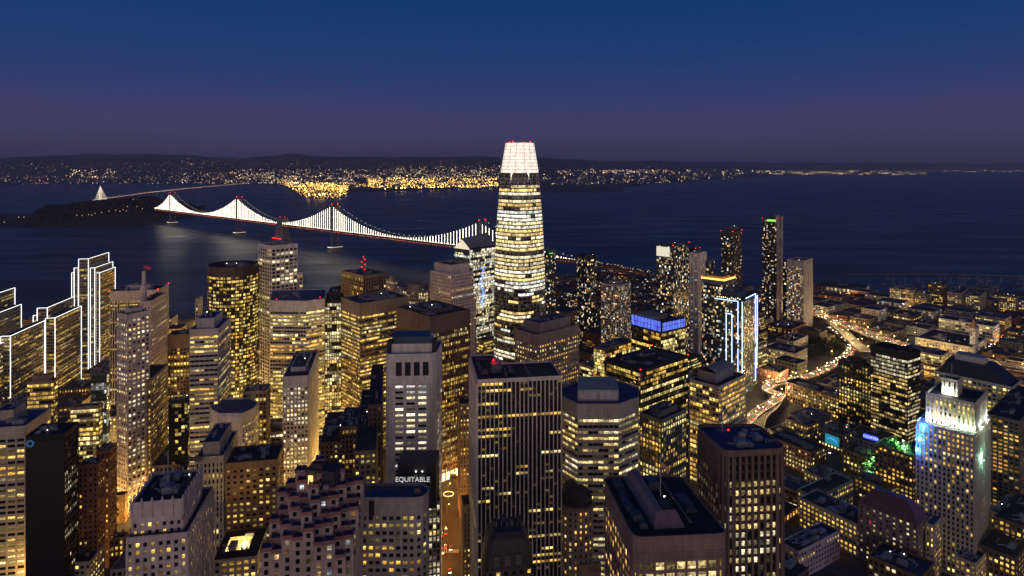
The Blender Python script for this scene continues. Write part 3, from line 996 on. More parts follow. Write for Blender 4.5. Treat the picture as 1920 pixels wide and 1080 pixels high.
for i in range(nfl):
    z0 = 6 + i * fh; z1 = z0 + fh
    if z1 > 294: break
    full = rngs.random()
    zf = z0 / 290
    a, b_ = sring(z0), sring(z1)
    c_, d_ = sring(z0 + 1.25), sring(z0 + 1.25)
    ai, bi = sring(z0 + 1.25, .99), sring(z1 - .1, .99)
    o1, o2 = sring(z0, 1.018), sring(z0 + .4, 1.018)
    ft = rngs.choice(TINT['white'] + TINT['warm'])
    prob = .93 if (z0 > 150 or z0 < 60 or 88 < z0 < 130) else .45
    if 88 < z0 < 150: prob = .42
    if i % 15 == 11: prob = .1
    if z0 > 279: prob = .06
    elif z0 > 268: prob = .4
    st = rngs.random() < prob
    lv = rngs.uniform(.65, 1.35)
    for j in range(NS):
        k = (j + 1) % NS
        core.quad(a[j], a[k], c_[k], c_[j])                      # spandrel
        fins.quad(o1[j], o1[k], o2[k], o2[j]); fins.quad(o2[j], o2[k], a[k] + Vector((0, 0, .4)), a[j] + Vector((0, 0, .4)))
        if j % 2 == 0:
            fins.bar((*(a[j].xy), z0 + 1.2), (*(b_[j].xy), z1), .28)
        if rngs.random() < .16: st = rngs.random() < prob
        v = lv * rngs.uniform(.75, 1.15) if st else (.05 if rngs.random() < .4 else 0)
        mid = (ai[j] + ai[k]) / 2
        n2 = (mid.xy - sc_)
        if n2.dot(-mid.xy) < -400: v = 0
        ru, rv = rngs.randint(0, 50), rngs.randint(0, 50)
        area = 0
        f_ = n2.normalized().dot(-mid.xy.normalized())
        if f_ > 0: area = (a[k] - a[j]).length * 3.2 * f_ * (650 / SY) ** 2
        sf.panes.append((area, (ai[j], ai[k], bi[k], bi[j]), ((ru, rv), (ru + 1, rv), (ru + 1, rv + .99), (ru, rv + .99)), tuple(q * v for q in ft), PANE))
core.prism([p.xy for p in sring(2)], GZ, 6)
core.build('glass_wall', glassc, sf.root, sf.org)
fins.build('sunshade', finm, sf.root, sf.org)
# crown: perforated panels lit from within, with an open seam on either side
cm, n, l, b = new_mat('crown_panel')
b.inputs['Base Color'].default_value = (.5, .5, .5, 1)
tc = n.new('ShaderNodeTexCoord'); no = n.new('ShaderNodeTexNoise'); no.inputs['Scale'].default_value = .22; no.inputs['Detail'].default_value = 3
l.new(tc.outputs['Object'], no.inputs['Vector'])
mr = n.new('ShaderNodeMapRange'); mr.inputs['From Min'].default_value = .3; mr.inputs['From Max'].default_value = .7; mr.inputs['To Min'].default_value = .8; mr.inputs['To Max'].default_value = 1.4
l.new(no.outputs[0], mr.inputs[0]); b.inputs['Emission Color'].default_value = (1.0, .84, .68, 1)
l.new(mr.outputs[0], b.inputs['Emission Strength'])
crown = MB(); frame = MB(); slot = MB()
zc = [294 + (332 - 294) * i / 9 for i in range(10)]
for z0, z1 in zip(zc, zc[1:]):
    a, b_ = sring(z0 + .35), sring(z1 - .15)
    for j in range(NS):
        k = (j + 1) % NS
        da, db = (a[k] - a[j]) * .05, (b_[k] - b_[j]) * .05
        crown.quad(a[j] + da, a[k] - da, b_[k] - db, b_[j] + db)
    a, b_ = sring(z0 + .2, .985), sring(z0 + .2, 1.006); c_ = sring(z0 - .05, 1.006)
    for j in range(NS):
        k = (j + 1) % NS
        frame.quad(a[j], b_[j], b_[k], a[k]); frame.quad(c_[j], c_[k], b_[k], b_[j])
for j in range(0, NS, 6):
    frame.bar(sring(294, 1.005)[j], sring(332, 1.005)[j], .45)
o = crown.build('crown', cm, sf.root, sf.org)
frame.build('crown_frame', wallmat((.25, .2, .2), .5), o, sf.org)
SLOT = emit('crown_slot_light', (1.0, .86, .74), 2.2)
for ang in (R(-90 + 29 + 180 + 180), R(-90 - 29)):
    def fn(mm):
        r = sprofile(285) * .935
        x, y = sc_.x + r * math.cos(ang), sc_.y + r * math.sin(ang)
        mm.bar((x, y, 279), (x * 1.0, y, 295), 2.0, 1.2)
    sf.one('crown_slot', SLOT, fn)
sf.part('roof', ROOF[1]).poly([(p.x, p.y, 330) for p in sring(330, .97)])
for j in (5, 20, 38, 56):
    p = sring(332)[j]; sf.beacon(p.x, p.y, 333.3, .9)
sf.part('roof', ROOF[1]).poly([(p.x, p.y, 293.8) for p in sring(293, .99)])
NAMED.append((sc_, 33, [Vector(p.xy) for p in sring(2)]))
sf.done(100, 3)

# ================================================================ foreground
def pixpoly(pts, Y=None, Z=None):
    """roof corners given as pixels on one level; Y is the depth of the first"""
    if Z is None: Z = H - (pts[0][1] - H0) * Y / F
    return [P(x, y, Z).xy for x, y in pts], Z

# dark roofed block, lower right of centre
poly, z = pixpoly([(1187, 1012), (1367, 1004), (1275, 893), (1130, 897)], Y=258)
b = Bld('office_tower', 'wide brown tower with a black roof and flagpole at the bottom edge', 'building', centre(poly))
rp = rounded(poly, 4.5, 3)
b.tier(rp, 0, z, (.26, .17, .15), dict(fh=4.4, bay=4.1, pier=.9, span=1.2, rec=.5, proud=.05, mode='mix', toprows=([.1, 1.0, .12, 1.0, .9, .5, .1, .3, 1.0], [.3, .9, 1.1, .2, 1.0, .9, .8, .1, .7], [1, .2, .8, .9, .1, 1, .3, 1, .2])), roof=ROOF[4], parapet=.9, lit=.6, tint='amber', power=.95, blank=(9.6, 3))
A, Bq, Cq, D = [Vector(p) for p in poly]
def at(u, v, zz): q = A + (Bq - A) * u + (D - A) * v; return Vector((q.x, q.y, zz))
ex = (Bq - A).normalized(); ey = (D - A).normalized()
def ridge(mm):
    # sloped metal housing running back along the roof, hipped at the front end
    u0, u1, v0, v1 = .27, .62, .13, 1.0
    za, zb = z + .1, z + 4.2
    a = [at(u0, v0, za), at(u1, v0, za), at(u1, v0 + .18, za), at(u0, v1, za)]
    mm.quad(at(.28, .13, za), at(.60, .13, za), at(.56, .26, zb), at(.35, .26, zb))
    mm.quad(at(.28, .13, za), at(.35, .26, zb), at(.34, .97, zb), at(.24, .97, za))
    mm.quad(at(.35, .26, zb), at(.42, .26, zb), at(.42, .97, zb), at(.34, .97, zb))
    mm.quad(at(.42, .26, zb), at(.45, .26, za), at(.45, .97, za), at(.42, .97, zb))
    mm.quad(at(.60, .13, za), at(.62, .24, za), at(.56, .26, zb), at(.56, .26, zb))
    mm.quad(at(.42, .26, zb), at(.56, .26, zb), at(.62, .24, za), at(.45, .26, za))
for k in range(9):      # blind louvre panels above the top row of windows
    def fn(mm, k=k):
        t0 = .06 + k * .1; a_, b2 = Vector(poly[0]).lerp(Vector(poly[1]), t0), Vector(poly[0]).lerp(Vector(poly[1]), t0 + .078)
        mm.prism([a_ + Vector((0, -.18)), b2 + Vector((0, -.18)), b2, a_], z - 8.8, z - 5.4, True, True)
    b.one('louvre_panel', wallmat((.20, .15, .16), .5), fn)
b.one('ridge_housing', wallmat((.30, .20, .20), .6), ridge)
b.one('catwalk', wallmat((.30, .20, .20), .6), lambda mm: mm.bar(at(.68, .17, z + 1.2), at(.66, .98, z + 1.2), .5, .9))
b.one('flagpole', METAL, lambda mm: mm.bar(at(.55, .62, z), at(.55, .62, z + 19), .35))
def flag(mm):
    q = at(.55, .62, z + 14)
    for i in range(5):
        x0, x1 = i * .7, (i + 1) * .7
        mm.quad((q.x + x0, q.y, q.z - x0 * .9 + .1 * math.sin(i * 2)), (q.x + x1, q.y + .3 * math.sin(i), q.z - x1 * .9), (q.x + x1 + .9, q.y + .3 * math.sin(i), q.z - x1 * .9 + 1.6), (q.x + x0 + .9, q.y, q.z - x0 * .9 + 1.6))
b.one('flag', wallmat((.5, .25, .22), .8), flag)
WLAMP = emit('white_roof_lamp', (1, .96, .85), 14)
b.one('roof_lamp', WLAMP, lambda mm: mm.octa(at(.57, .56, z + 2.0), .38))
def unitsfn(u, v, su, sv, h):
    def fn(mm):
        q = [at(u, v, 0).xy, at(u + su, v, 0).xy, at(u + su, v + sv, 0).xy, at(u, v + sv, 0).xy]
        mm.prism(q, z + .02, z + h)
        q2 = inset(q, .3); mm.prism(q2, z + h, z + h + .5)
    return fn
for (u, v, su, sv, h) in [(.10, .25, .10, .10, 2), (.08, .40, .08, .3, 1.6), (.08, .78, .1, .12, 2), (.47, .40, .10, .10, 1.6), (.72, .35, .12, .06, 1), (.71, .44, .14, .2, .7), (.46, .74, .14, .14, 3.2), (.13, .14, .08, .05, 1.3)]:
    b.one('rooftop_unit', wallmat((.07, .08, .12), .6), unitsfn(u, v, su, sv, h))
b.poly = poly; b.done(100, 10)

# brown finned tower with a blue tinted roof
poly, z = pixpoly([(1357, 852), (1476, 846), (1420, 800), (1303, 800)], Y=311)
b = Bld('office_tower', 'brown ribbed tower with rounded corners and a deep blue roof carrying a red lamp', 'building', centre(poly))
b.tier(rounded(poly, 5, 3), 0, z, (.20, .13, .11), dict(fh=4.05, bay=3.05, pier=1.2, span=1.3, rec=.6, proud=.4, mode='mix', darktop=3, spanmat=(.05,.035,.03)), roof=ROOF[3], parapet=1.6, lit=.62, tint='warm', power=.9, blank=(1.5, 3))
b.units(poly, z, 5); c0 = centre(poly)
b.one('beacon', emit('red_roof_lamp', (1, .008, .01), 3), lambda mm: mm.octa((c0.x - 5, c0.y + 3, z + 3.4), .7))
b.mast(c0.x - 6.5, c0.y + 8, z, z + 16, .3, False)
b.done(100, 9)

# octagonal tower with level bands
poly, z = pixpoly([(1083, 760.5), (1161, 760.5), (1198, 747), (1198, 728), (1160, 716), (1090, 716), (1053, 728), (1053, 746)], Y=425)
b = Bld('office_tower', 'eight sided tower with pale level bands and a low white rooftop box', 'building', centre(poly))
b.tier(poly, 0, z, 'cream', ST['band'], roof=ROOF[3], parapet=1.2, lit=.6, tint='warm', power=.95, blank=(9, 3))
q = [P(1083, 752, z).xy, P(1160, 752, z).xy, P(1156, 726, z).xy, P(1084, 726, z).xy]
m = MB(); m.prism(q, z, z + 7.5, True); o = m.build('penthouse', wallmat(C['cream']), b.root, b.org)
m = MB()
for t0, t1 in ((.04, .46), (.54, .96)):
    a_, b2 = Vector(q[0]), Vector(q[1]); e = Vector((0, -.06))
    m.quad((*(a_.lerp(b2, t0) + e), z + 1), (*(a_.lerp(b2, t1) + e), z + 1), (*(a_.lerp(b2, t1) + e), z + 6), (*(a_.lerp(b2, t0) + e), z + 6))
m.build('panel', wallmat((.75, .68, .70), .6), o, b.org)
b.done(100, 9)

# dark tower with white fins
poly, z = foot((894.5, 715), 881, 1053, -8.5, Z=172)
poly = [poly[0], poly[1], poly[1] + (poly[3] - poly[0]) * .60, poly[0] + (poly[1] - poly[0]) * .36 + (poly[3] - poly[0]) * .60, poly[0] + (poly[1] - poly[0]) * .30 + (poly[3] - poly[0]), poly[3]]
b = Bld('office_tower', 'black tower with slender white upright fins and a red roof lamp, bottom centre', 'building', centre(poly))
b.tier(poly, 0, z, (.80, .70, .64), dict(fh=3.95, bay=2.62, pier=.66, span=2.2, rec=.5, proud=.8, mode='run', spanmat=(.012,.011,.010)), roof=ROOF[4], parapet=1.0, lit=.20, tint='gold', power=1.0, blank=(1.5, 3))
A, Bq, D = Vector(poly[0]), Vector(poly[1]), Vector(poly[5])
def at(u, v, zz): q = A + (Bq - A) * u + (D - A) * v; return Vector((q.x, q.y, zz))
for (u, v, su, sv, h) in [(.07, .22, .08, .06, 2), (.05, .4, .04, .30, 1.0), (.20, .26, .12, .16, 5), (.06, .80, .16, .04, 1), (.40, .22, .06, .2, 1.5), (.62, .1, .03, .35, 1.0), (.34, .12, .03, .3, 2)]:
    def fn(mm, u=u, v=v, su=su, sv=sv, h=h):
        q = [at(u, v, 0).xy, at(u + su, v, 0).xy, at(u + su, v + sv, 0).xy, at(u, v + sv, 0).xy]
        mm.prism(q, z + .02, z + h); mm.prism(inset(q, .4), z + h, z + h + .4)
    b.one('rooftop_unit', wallmat((.12, .10, .14), .6), fn)
rl = at(.24, .40, z + 6.3)
b.one('beacon', emit('red_roof_lamp', (1, .008, .01), 3), lambda mm: mm.octa(rl, .9))
pl = bpy.data.lights.new('red_glow', 'POINT'); pl.energy = 900; pl.color = (1, .05, .08); pl.shadow_soft_size = 1
po = bpy.data.objects.new('red_glow', pl); COL.objects.link(po); po.location = rl + Vector((0, -1.5, 2)) - b.org; po.parent = b.root
b.done(100, 8)

# white tower with four dark tall panels near the top
poly, z = foot((722, 667), 719, 818, -4, Y=450)
b = Bld('office_tower', 'white tower with curved corners, four tall dark panels near its top and a blue roof', 'building', centre(poly))
poly = [poly[0], poly[1], poly[1] + Vector((1, 34)), poly[0] + Vector((-3, 34))]
b.tier(rounded(poly, 5.5, 4), 0, z, 'white', dict(fh=3.95, bay=7.3, pier=2.4, span=2.2, rec=.6, proud=.05, mode='mix'), roof=ROOF[3], parapet=1.0, lit=.72, tint='white', power=1.3, blank=(21, 3))
A, Bq = Vector(poly[0]), Vector(poly[1])
PANEL = wallmat((.02, .035, .045), .15)
for i in range(4):
    t = .21 + i * .175
    def fn(mm, t=t):
        a_, b2 = A.lerp(Bq, t), A.lerp(Bq, t + .115); e = Vector((0, -.12))
        mm.quad((*(a_ + e), z - 14), (*(b2 + e), z - 14), (*(b2 + e), z - 5), (*(a_ + e), z - 5))
        for zz in (z - 14, z - 5): mm.bar((*(a_ + e * 2), zz), (*(b2 + e * 2), zz), .3)
    b.one('tall_panel', PANEL, fn)
q = scaled(poly, .84, .7); m = MB(); m.prism(q, z, z + 6.5, True); o = m.build('penthouse', wallmat(C['white']), b.root, b.org)
m = MB(); m.prism(scaled(poly, .74, .5), z + 6.5, z + 10.5, True); m.build('tank', wallmat((.03, .06, .12), .4), o, b.org)
for t in (.02, .90):
    def fn(mm, t=t): mm.prism([(A.lerp(Bq, t) + Vector((0, 4))), (A.lerp(Bq, t + .08) + Vector((0, 4))), (A.lerp(Bq, t + .08) + Vector((0, 10))), (A.lerp(Bq, t) + Vector((0, 10)))], z, z + 9)
    b.one('rooftop_unit', wallmat(C['dark']), fn)
b.done(100, 9)

# round-cornered corner block with dome (left foot of the octagonal tower)
c0 = P(1084, 955, Y=420).xy + Vector((0, 10)); z = P(1084, 958, Y=420).z
pl_ = []
for i in range(20):
    a = 2 * math.pi * i / 20
    k = 1 / (abs(math.cos(a)) ** 3 + abs(math.sin(a)) ** 3) ** (1/3)
    pl_.append(Vector((c0.x + 10.5 * k * math.cos(a), c0.y + 11 * k * math.sin(a))))
b = Bld('stone_tower', 'slim old stone tower with rounded front, heavy cornice and dark pointed dome', 'building', c0)
b.tier(pl_, 0, z, (.50, .37, .25), dict(fh=3.9, bay=3.2, pier=1.7, span=1.9, rec=.4, proud=.04, mode='mix'), roof=ROOF[4], parapet=0, lit=.42, tint='gold', power=.9, blank=(1, 3))
def cornice(mm):
    for zz, k_ in ((z, 1.0), (z + 1, 1.14), (z + 2, 1.18)):
        mm.prism([c0 + (p - c0) * k_ for p in pl_], zz, zz + 1.0, True, True)
b.one('cornice', wallmat((.30, .22, .16)), cornice)
def dome(mm):
    prof = [(1.0, 3), (.98, 7), (.80, 11), (.45, 14.5), (.12, 17)]
    mm.prism([c0 + (p - c0) * .98 for p in pl_], z + 2, z + 6, True)
    for (k0, h0), (k1, h1) in zip(prof[1:], prof[2:]):
        for i in range(20):
            j = (i + 1) % 20
            mm.quad((*(c0 + (pl_[i] - c0) * k0), z + h0), (*(c0 + (pl_[j] - c0) * k0), z + h0), (*(c0 + (pl_[j] - c0) * k1), z + h1), (*(c0 + (pl_[i] - c0) * k1), z + h1))
    mm.bar((c0.x, c0.y, z + 15), (c0.x, c0.y, z + 20), .6)
b.one('dome', wallmat((.045, .04, .04), .7), dome)
b.done(100, 6)

# plain tan annex wall with small lettering at the very bottom
poly, z = foot((1085, 1063), 1083, 1127, -10, Y=380)
b = Bld('annex', 'plain tan annex wall with small dark lettering, at the foot of the domed stone tower', 'building', centre(poly))
b.tier(poly, 0, z, (.45, .30, .17), dict(fh=200, bay=200, pier=0, span=200, rec=.4, proud=0, mode='home'), roof=ROOF[4], parapet=.8, lit=0, blank=(1, 1))
def text(parent, org, body, loc, size, mat, rz=0, extrude=.04, name='lettering', bold=0.0, spacing=1.0):
    cu = bpy.data.curves.new(name, 'FONT'); cu.body = body; cu.size = size; cu.extrude = extrude; cu.align_x = 'CENTER'; cu.align_y = 'CENTER'
    cu.offset = bold; cu.space_character = spacing
    tmp = bpy.data.objects.new('tmp', cu); COL.objects.link(tmp)
    dg = bpy.context.evaluated_depsgraph_get()
    me = bpy.data.meshes.new_from_object(tmp.evaluated_get(dg))
    bpy.data.objects.remove(tmp); bpy.data.curves.remove(cu)
    me.materials.clear(); me.materials.append(mat)
    o = bpy.data.objects.new(name, me); COL.objects.link(o)
    o.parent = parent; o.location = Vector(loc) - Vector(org); o.rotation_euler = (R(90), 0, rz)
    return o
q = P(1114, 1067, Y=378.6); text(b.root, b.org, 'HEDRLA', (q.x, q.y, q.z), 2.2, wallmat((.08, .05, .03)), R(-10) * -1 * 0)
q = P(1116, 1072, Y=378.6); text(b.root, b.org, 'MUSEUM', (q.x, q.y, q.z), 1.4, wallmat((.08, .05, .03)))
b.done()

# dark mansard roof peeping up at the bottom centre
poly, z = foot((912, 1072), 908, 1000, -10, Y=300)
poly = [poly[0], poly[1], poly[1] + Vector((-3, 20)), poly[0] + Vector((-3, 20))]
b = Bld('mansard_building', 'dark old building with a steep curved mansard roof, at the bottom centre', 'building', centre(poly))
b.tier(poly, 0, z, (.06, .05, .045), 'punch', roof=ROOF[4], parapet=0, lit=.25, tint='gold', blank=(1, 3))
def mansard(mm):
    prof = [(1.02, 0), (1.0, 4), (.93, 8.5), (.80, 12.5), (.62, 15), (.40, 16)]
    rp_ = rounded(poly, 4, 3); cc = centre(poly)
    for (k0, h0), (k1, h1) in zip(prof, prof[1:]):
        for i in range(len(rp_)):
            j = (i + 1) % len(rp_)
            mm.quad((*(cc + (rp_[i] - cc) * k0), z + h0), (*(cc + (rp_[j] - cc) * k0), z + h0), (*(cc + (rp_[j] - cc) * k1), z + h1), (*(cc + (rp_[i] - cc) * k1), z + h1))
    mm.poly([(*(cc + (p - cc) * .40), z + 16) for p in rp_])
    for k in range(4): mm.box((cc.x - 6 + k * 4, cc.y + (k % 2) * 3 - 2, z + 17), (2.2, 1.8, 3 + k % 3), .2)
b.one('mansard_roof', wallmat((.028, .026, .028), .6), mansard)
for k, (u, w) in enumerate([(.22, 2.4), (.45, 2.6), (.68, 2.4)]):
    def fn(mm, u=u, w=w):
        q = Vector(poly[0]).lerp(Vector(poly[1]), u)
        mm.box((q.x, q.y + 1.2, z + 4), (w, 3, 4.5)); mm.box((q.x, q.y + 1.2, z + 6.5), (w + .8, 3.4, .4))
    b.one('dormer', wallmat((.10, .09, .085)), fn)
b.one('roof_rail', METAL, lambda mm: [mm.bar((centre(poly).x - 5 + i * 2.5, centre(poly).y - 3, z + 15.5), (centre(poly).x - 5 + i * 2.5, centre(poly).y - 3, z + 18), .2) for i in range(5)])
b.done(60, 10)

# ---------------------------------------------------------------- terraced apartment tower of stepped brick bays
b = Bld('terraced_tower', 'terraced pink apartment tower whose bays step up to a dark rooftop', 'building', P(578, 1000, Y=325).xy)
wl_ = wallmat((.52, .40, .38)); wl2 = wallmat((.34, .16, .15)); rg2 = random.Random(17)
Y0 = 302.0; cw = 5.0
X0 = (578 - 960) / F * Y0
for row in range(6):
    for ci in range(-4, 4):
        yy = Y0 + row * cw * 1.05
        xx = X0 + (ci + (.5 if row % 2 else 0)) * cw * .98
        d_ = abs(ci + .4 + (.5 if row % 2 else 0))
        top = H - (874 - H0) * (Y0 + 20) / F - d_ * 2.9 - (5 - row) * 3.9 - (3.6 if (ci + row) % 2 else 0)
        if row >= 5: top = min(top, 155)
        p0 = Vector((xx - cw / 2, yy)); d2 = dr(79.5).xy; dl = dr(-10.5).xy
        q = [p0, p0 + d2 * cw * .97, p0 + d2 * cw * .97 + dl * cw * 1.2, p0 + dl * cw * 1.2]
        zt = top
        b.part('wall', wl_).prism(inset(q, .32), 60, zt - .02, False)
        b.part('parapet', wl2).prism(q, zt - .9, zt + .9, False)
        inn = inset(q, .35)
        pm_ = b.part('parapet', wl2)
        for i in range(4):
            j = (i + 1) % 4
            pm_.quad((*q[i], zt + .9), (*q[j], zt + .9), (*inn[j], zt + .9), (*inn[i], zt + .9))
            pm_.quad((*inn[j], zt - .1), (*inn[i], zt - .1), (*inn[i], zt + .9), (*inn[j], zt + .9))
        b.one('terrace', ROOF[3], lambda mm: mm.poly([(*v, zt) for v in q]))
        zb = max(70, zt - (60 if row == 0 else 24))
        S_ = dict(fh=3.9, bay=4.9, pier=2.4, span=1.6, rec=.3, proud=.05, mode='home')
        b.facade(q[0], q[1], zb, zt - .9, wl_, S_, .17, 'home', .75, (.6, 0))
        b.facade(q[1], q[2], zb, zt - .9, wl_, S_, .12, 'home', .7, (.6, 0))
        b.facade(q[3], q[0], zb, zt - .9, wl_, S_, .12, 'home', .7, (.6, 0))
tz = H - (868 - H0) * (Y0 + 30) / F
cq = Vector((X0, Y0 + 26))
b.one('penthouse', wallmat((.05, .045, .06)), lambda mm: (mm.box((cq.x, cq.y, tz - 4), (15, 9, 8), R(-10)), mm.box((cq.x - 3, cq.y, tz + 1), (6, 5, 3), R(-10))))
b.one('dish', METAL, lambda mm: mm.box((cq.x + 3, cq.y - 8, tz - 6), (2.5, 2.5, 2), .3))
b.one('doorway', emit('doorway_light', (1, .62, .2), 1.6), lambda mm: mm.box((cq.x - 5.5, cq.y - 4.9, tz - 4.5), (2.4, .4, 4.5), R(-10)))
NAMED.append((Vector((X0, Y0 + 15)), 42, None))
b.done(100, 7)

# banded white block with a rounded end
poly, z = pixpoly([(663, 938), (793, 938), (797, 905), (668, 905)], Y=342)
fr = [poly[0], poly[1] + Vector((-4, 0)), poly[1] + Vector((-.5, 1.5)), poly[1] + Vector((1.8, 5)), poly[1] + Vector((1.8, 11)), poly[1] + Vector((-2, 16)), poly[0] + Vector((0, 16))]
b = Bld('office_block', 'off white block with square windows and a rounded right end, below the lettered sign', 'building', centre(poly))
b.tier(fr, 0, z, (.47, .41, .38), dict(fh=3.95, bay=3.65, pier=1.3, span=1.9, rec=.6, proud=.05, mode='mix'), roof=ROOF[3], parapet=1.4, lit=.55, tint='gold', power=.95, blank=(8.5, 3))
b.one('dark_strip', wallmat((.02, .018, .018), .4), lambda mm: mm.quad((poly[0].x + 8, poly[0].y - .1, z - 8.4), (poly[0].x + 10.8, poly[0].y - .1, z - 8.4), (poly[0].x + 10.8, poly[0].y - .1, z - .2), (poly[0].x + 8, poly[0].y - .1, z - .2)))
def scr(mm):
    for i in range(14):
        x = poly[0].x + 1 + i * 1.7; mm.bar((x, poly[0].y + 8, z), (x, poly[0].y + 8, z + 4.5), .25)
    mm.bar((poly[0].x, poly[0].y + 8, z + 4.5), (poly[0].x + 25, poly[0].y + 8, z + 4.5), .3); mm.bar((poly[0].x, poly[0].y + 8, z + 2.2), (poly[0].x + 25, poly[0].y + 8, z + 2.2), .2)
b.one('roof_screen', wallmat((.08, .06, .05)), scr)
b.one('doorway', emit('stair_door_light', (1, .6, .2), 1.3), lambda mm: (mm.box((poly[0].x + 2.5, poly[0].y + 5, z + 2.6), (2.6, .3, 3.2))))
b.one('rooftop_unit', wallmat((.25, .16, .12)), lambda mm: (mm.box((poly[1].x - 4, poly[1].y + 8, z + 1.1), (3.4, 3, 2)), mm.box((poly[1].x - 4, poly[1].y + 8, z + 2.2), (2, 2, .4))))
b.done(100, 9)

# block carrying the big lettered sign
poly, z = foot((750, 949), 747, 826, -10.5, Y=405)
b = Bld('sign_building', 'pale block under a black rooftop sign with white capital letters', 'building', centre(poly))
b.tier(poly, 0, z, (.50, .45, .40), dict(fh=3.9, bay=2.5, pier=.8, span=1.0, rec=.4, proud=.3, mode='mix'), roof=ROOF[0], parapet=1, lit=.5, tint='warm', blank=(1.5, 3))
sa, sb = P(740, 921, Y=398), P(807, 921, Y=398); zt = P(740, 893, Y=398).z
b.one('sign_box', wallmat((.012, .012, .015), .5), lambda mm: (mm.prism([sa.xy, sb.xy, sb.xy + Vector((0, 3)), sa.xy + Vector((0, 3))], sa.z, zt, True, True)))
b.one('mechanical_floor', wallmat((.06, .055, .06)), lambda mm: mm.prism([sa.xy + Vector((1, 4)), sb.xy + Vector((3, 4)), sb.xy + Vector((3, 22)), sa.xy + Vector((1, 22))], z, P(0, 868, Y=402).z, True))
SIGNW = emit('sign_letter_glow', (.75, .72, .70), .75)
q = P(773.5, 899.5, Y=397.7); text(b.root, b.org, 'EQUITABLE', (q.x, q.y, q.z), 4.1, SIGNW, 0, .1, bold=.03, spacing=1.02)
b.one('sign_frame', METAL, lambda mm: (mm.bar((sa.x, sa.y - .2, zt), (sb.x, sb.y - .2, zt), .3), mm.bar((sa.x, sa.y - .2, sa.z), (sb.x, sb.y - .2, sa.z), .3), mm.bar((sa.x, sa.y - .2, sa.z), (sa.x, sa.y - .2, zt), .3), mm.bar((sb.x, sb.y - .2, sa.z), (sb.x, sb.y - .2, zt), .3)))
for xx in (780, 792):
    q = P(xx, 884, Y=401); b.one('roof_lamp', WLAMP, lambda mm: mm.octa((q.x, q.y, q.z), .35))
b.done(100, 6)

# ornate pale tower with upright finials (lower left)
poly, z = foot((343, 940), 246, 378, -100.5, Y=322)
b = Bld('ornate_tower', 'ornate pale stone tower with small finials round its parapet and a tall mast', 'building', centre(poly))
b.tier(poly, 0, z, 'pink', dict(fh=3.75, bay=3.35, pier=1.7, span=1.75, rec=.45, proud=.35, mode='home'), roof=ROOF[4], parapet=1.4, lit=.42, tint='gold', power=.95, blank=(9, 3))
low, z2 = foot((352, 1002), 236, 400, -100.5, Y=318)
b.tier(low, 0, z2, 'pink', dict(fh=3.75, bay=3.35, pier=1.7, span=1.75, rec=.45, proud=.35, mode='home'), roof=ROOF[4], parapet=1.2, lit=.38, tint='gold', power=.95, blank=(2, 3))
for i in range(4):
    a_, b2 = Vector(poly[i]), Vector(poly[(i + 1) % 4]); k = max(2, int((b2 - a_).length / 4.2))
    for j in range(k):
        q = a_.lerp(b2, j / k)
        b.one('finial', wallmat(C['pink']), lambda mm: (mm.box((q.x, q.y, z - 2), (.9, .9, 8.5)), mm.box((q.x, q.y, z + 2.7), (.5, .5, 1.3))))
c0 = centre(poly)
b.mast(c0.x + 1, c0.y - 2, z, z + 20, .35, False)
b.units(poly, z, 6)
b.done(100, 9)

# ================================================================ left: four slabs traced in white light
def slab_tower(name, label, slabs, Y, wallc='umber'):
    """slabs: (x left of end face, x near corner, y near corner, x far end, y nudge in depth)"""
    b = None
    for (xl, xn, yn, xr, dep, vx0) in slabs:
        poly, z = foot((xn, yn), xl, xr, -100.5, Y=Y + dep, tmax=260)
        if b is None:
            b = Bld('office_tower', label, 'building', centre(poly))
        b.tier(poly, 0, z, wallmat((.27, .235, .20)), dict(fh=3.9, bay=3.4, pier=.35, span=1.9, rec=.35, proud=.05, mode='run'), roof=ROOF[1], parapet=.6, lit=.34, tint='gold', power=.5, blank=(2.2, 3))
        for i, q in enumerate(poly):
            if i == 2: continue
            b.one('edge_light', WHITE_LED, lambda mm: mm.bar((q.x + (.3 if i == 1 else -.3 if i == 3 else 0), q.y - .35, max(2, z - 190)), (q.x + (.3 if i == 1 else -.3 if i == 3 else 0), q.y - .35, z + .7), .45))
        for i, j in ((0, 1), (3, 0)) if vx0 else ((0, 1), (3, 0)):
            p_, q_ = poly[i], poly[j]
            b.one('edge_light', WHITE_LED, lambda mm: mm.bar((p_.x, p_.y - .35, z + .75), (q_.x, q_.y - .35, z + .75), .4))
    b.done(0)
    return b
b = slab_tower('t', 'tallest stepped slab tower outlined in white light', [(148, 166, 486, 204, 0, 1), (170, 178, 503, 211.5, 6, 1), (181, 187, 512.5, 216, 12, 1), (139.5, 147, 503, 190, 8, 1), (135, 140, 512, 176, 14, 1)], 905)
q = P(193, 472, Y=1000); b_ = b
slab_tower('t', 'middle stepped slab tower outlined in white light, left of the tallest one', [(70.5, 89, 578, 139.5, 0, 1), (86, 103.5, 597, 152.5, -6, 1), (63, 70, 592, 120, 6, 1)], 815)
slab_tower('t', 'low slab tower outlined in white light, between its middle and far left twins', [(2, 20, 631, 84, 0, 1)], 735)
slab_tower('t', 'slab tower traced in white light at the left border, its red lamp on top', [(-70, -50, 566, 28, 0, 1), (-50, -30, 598, 40, -8, 1)], 790)
slab_tower('t', 'nearest low slab traced in white light at the left border', [(-60, -40, 664, 31, 0, 1)], 690)

# ================================================================ the other towers, left to right
S_ = simple
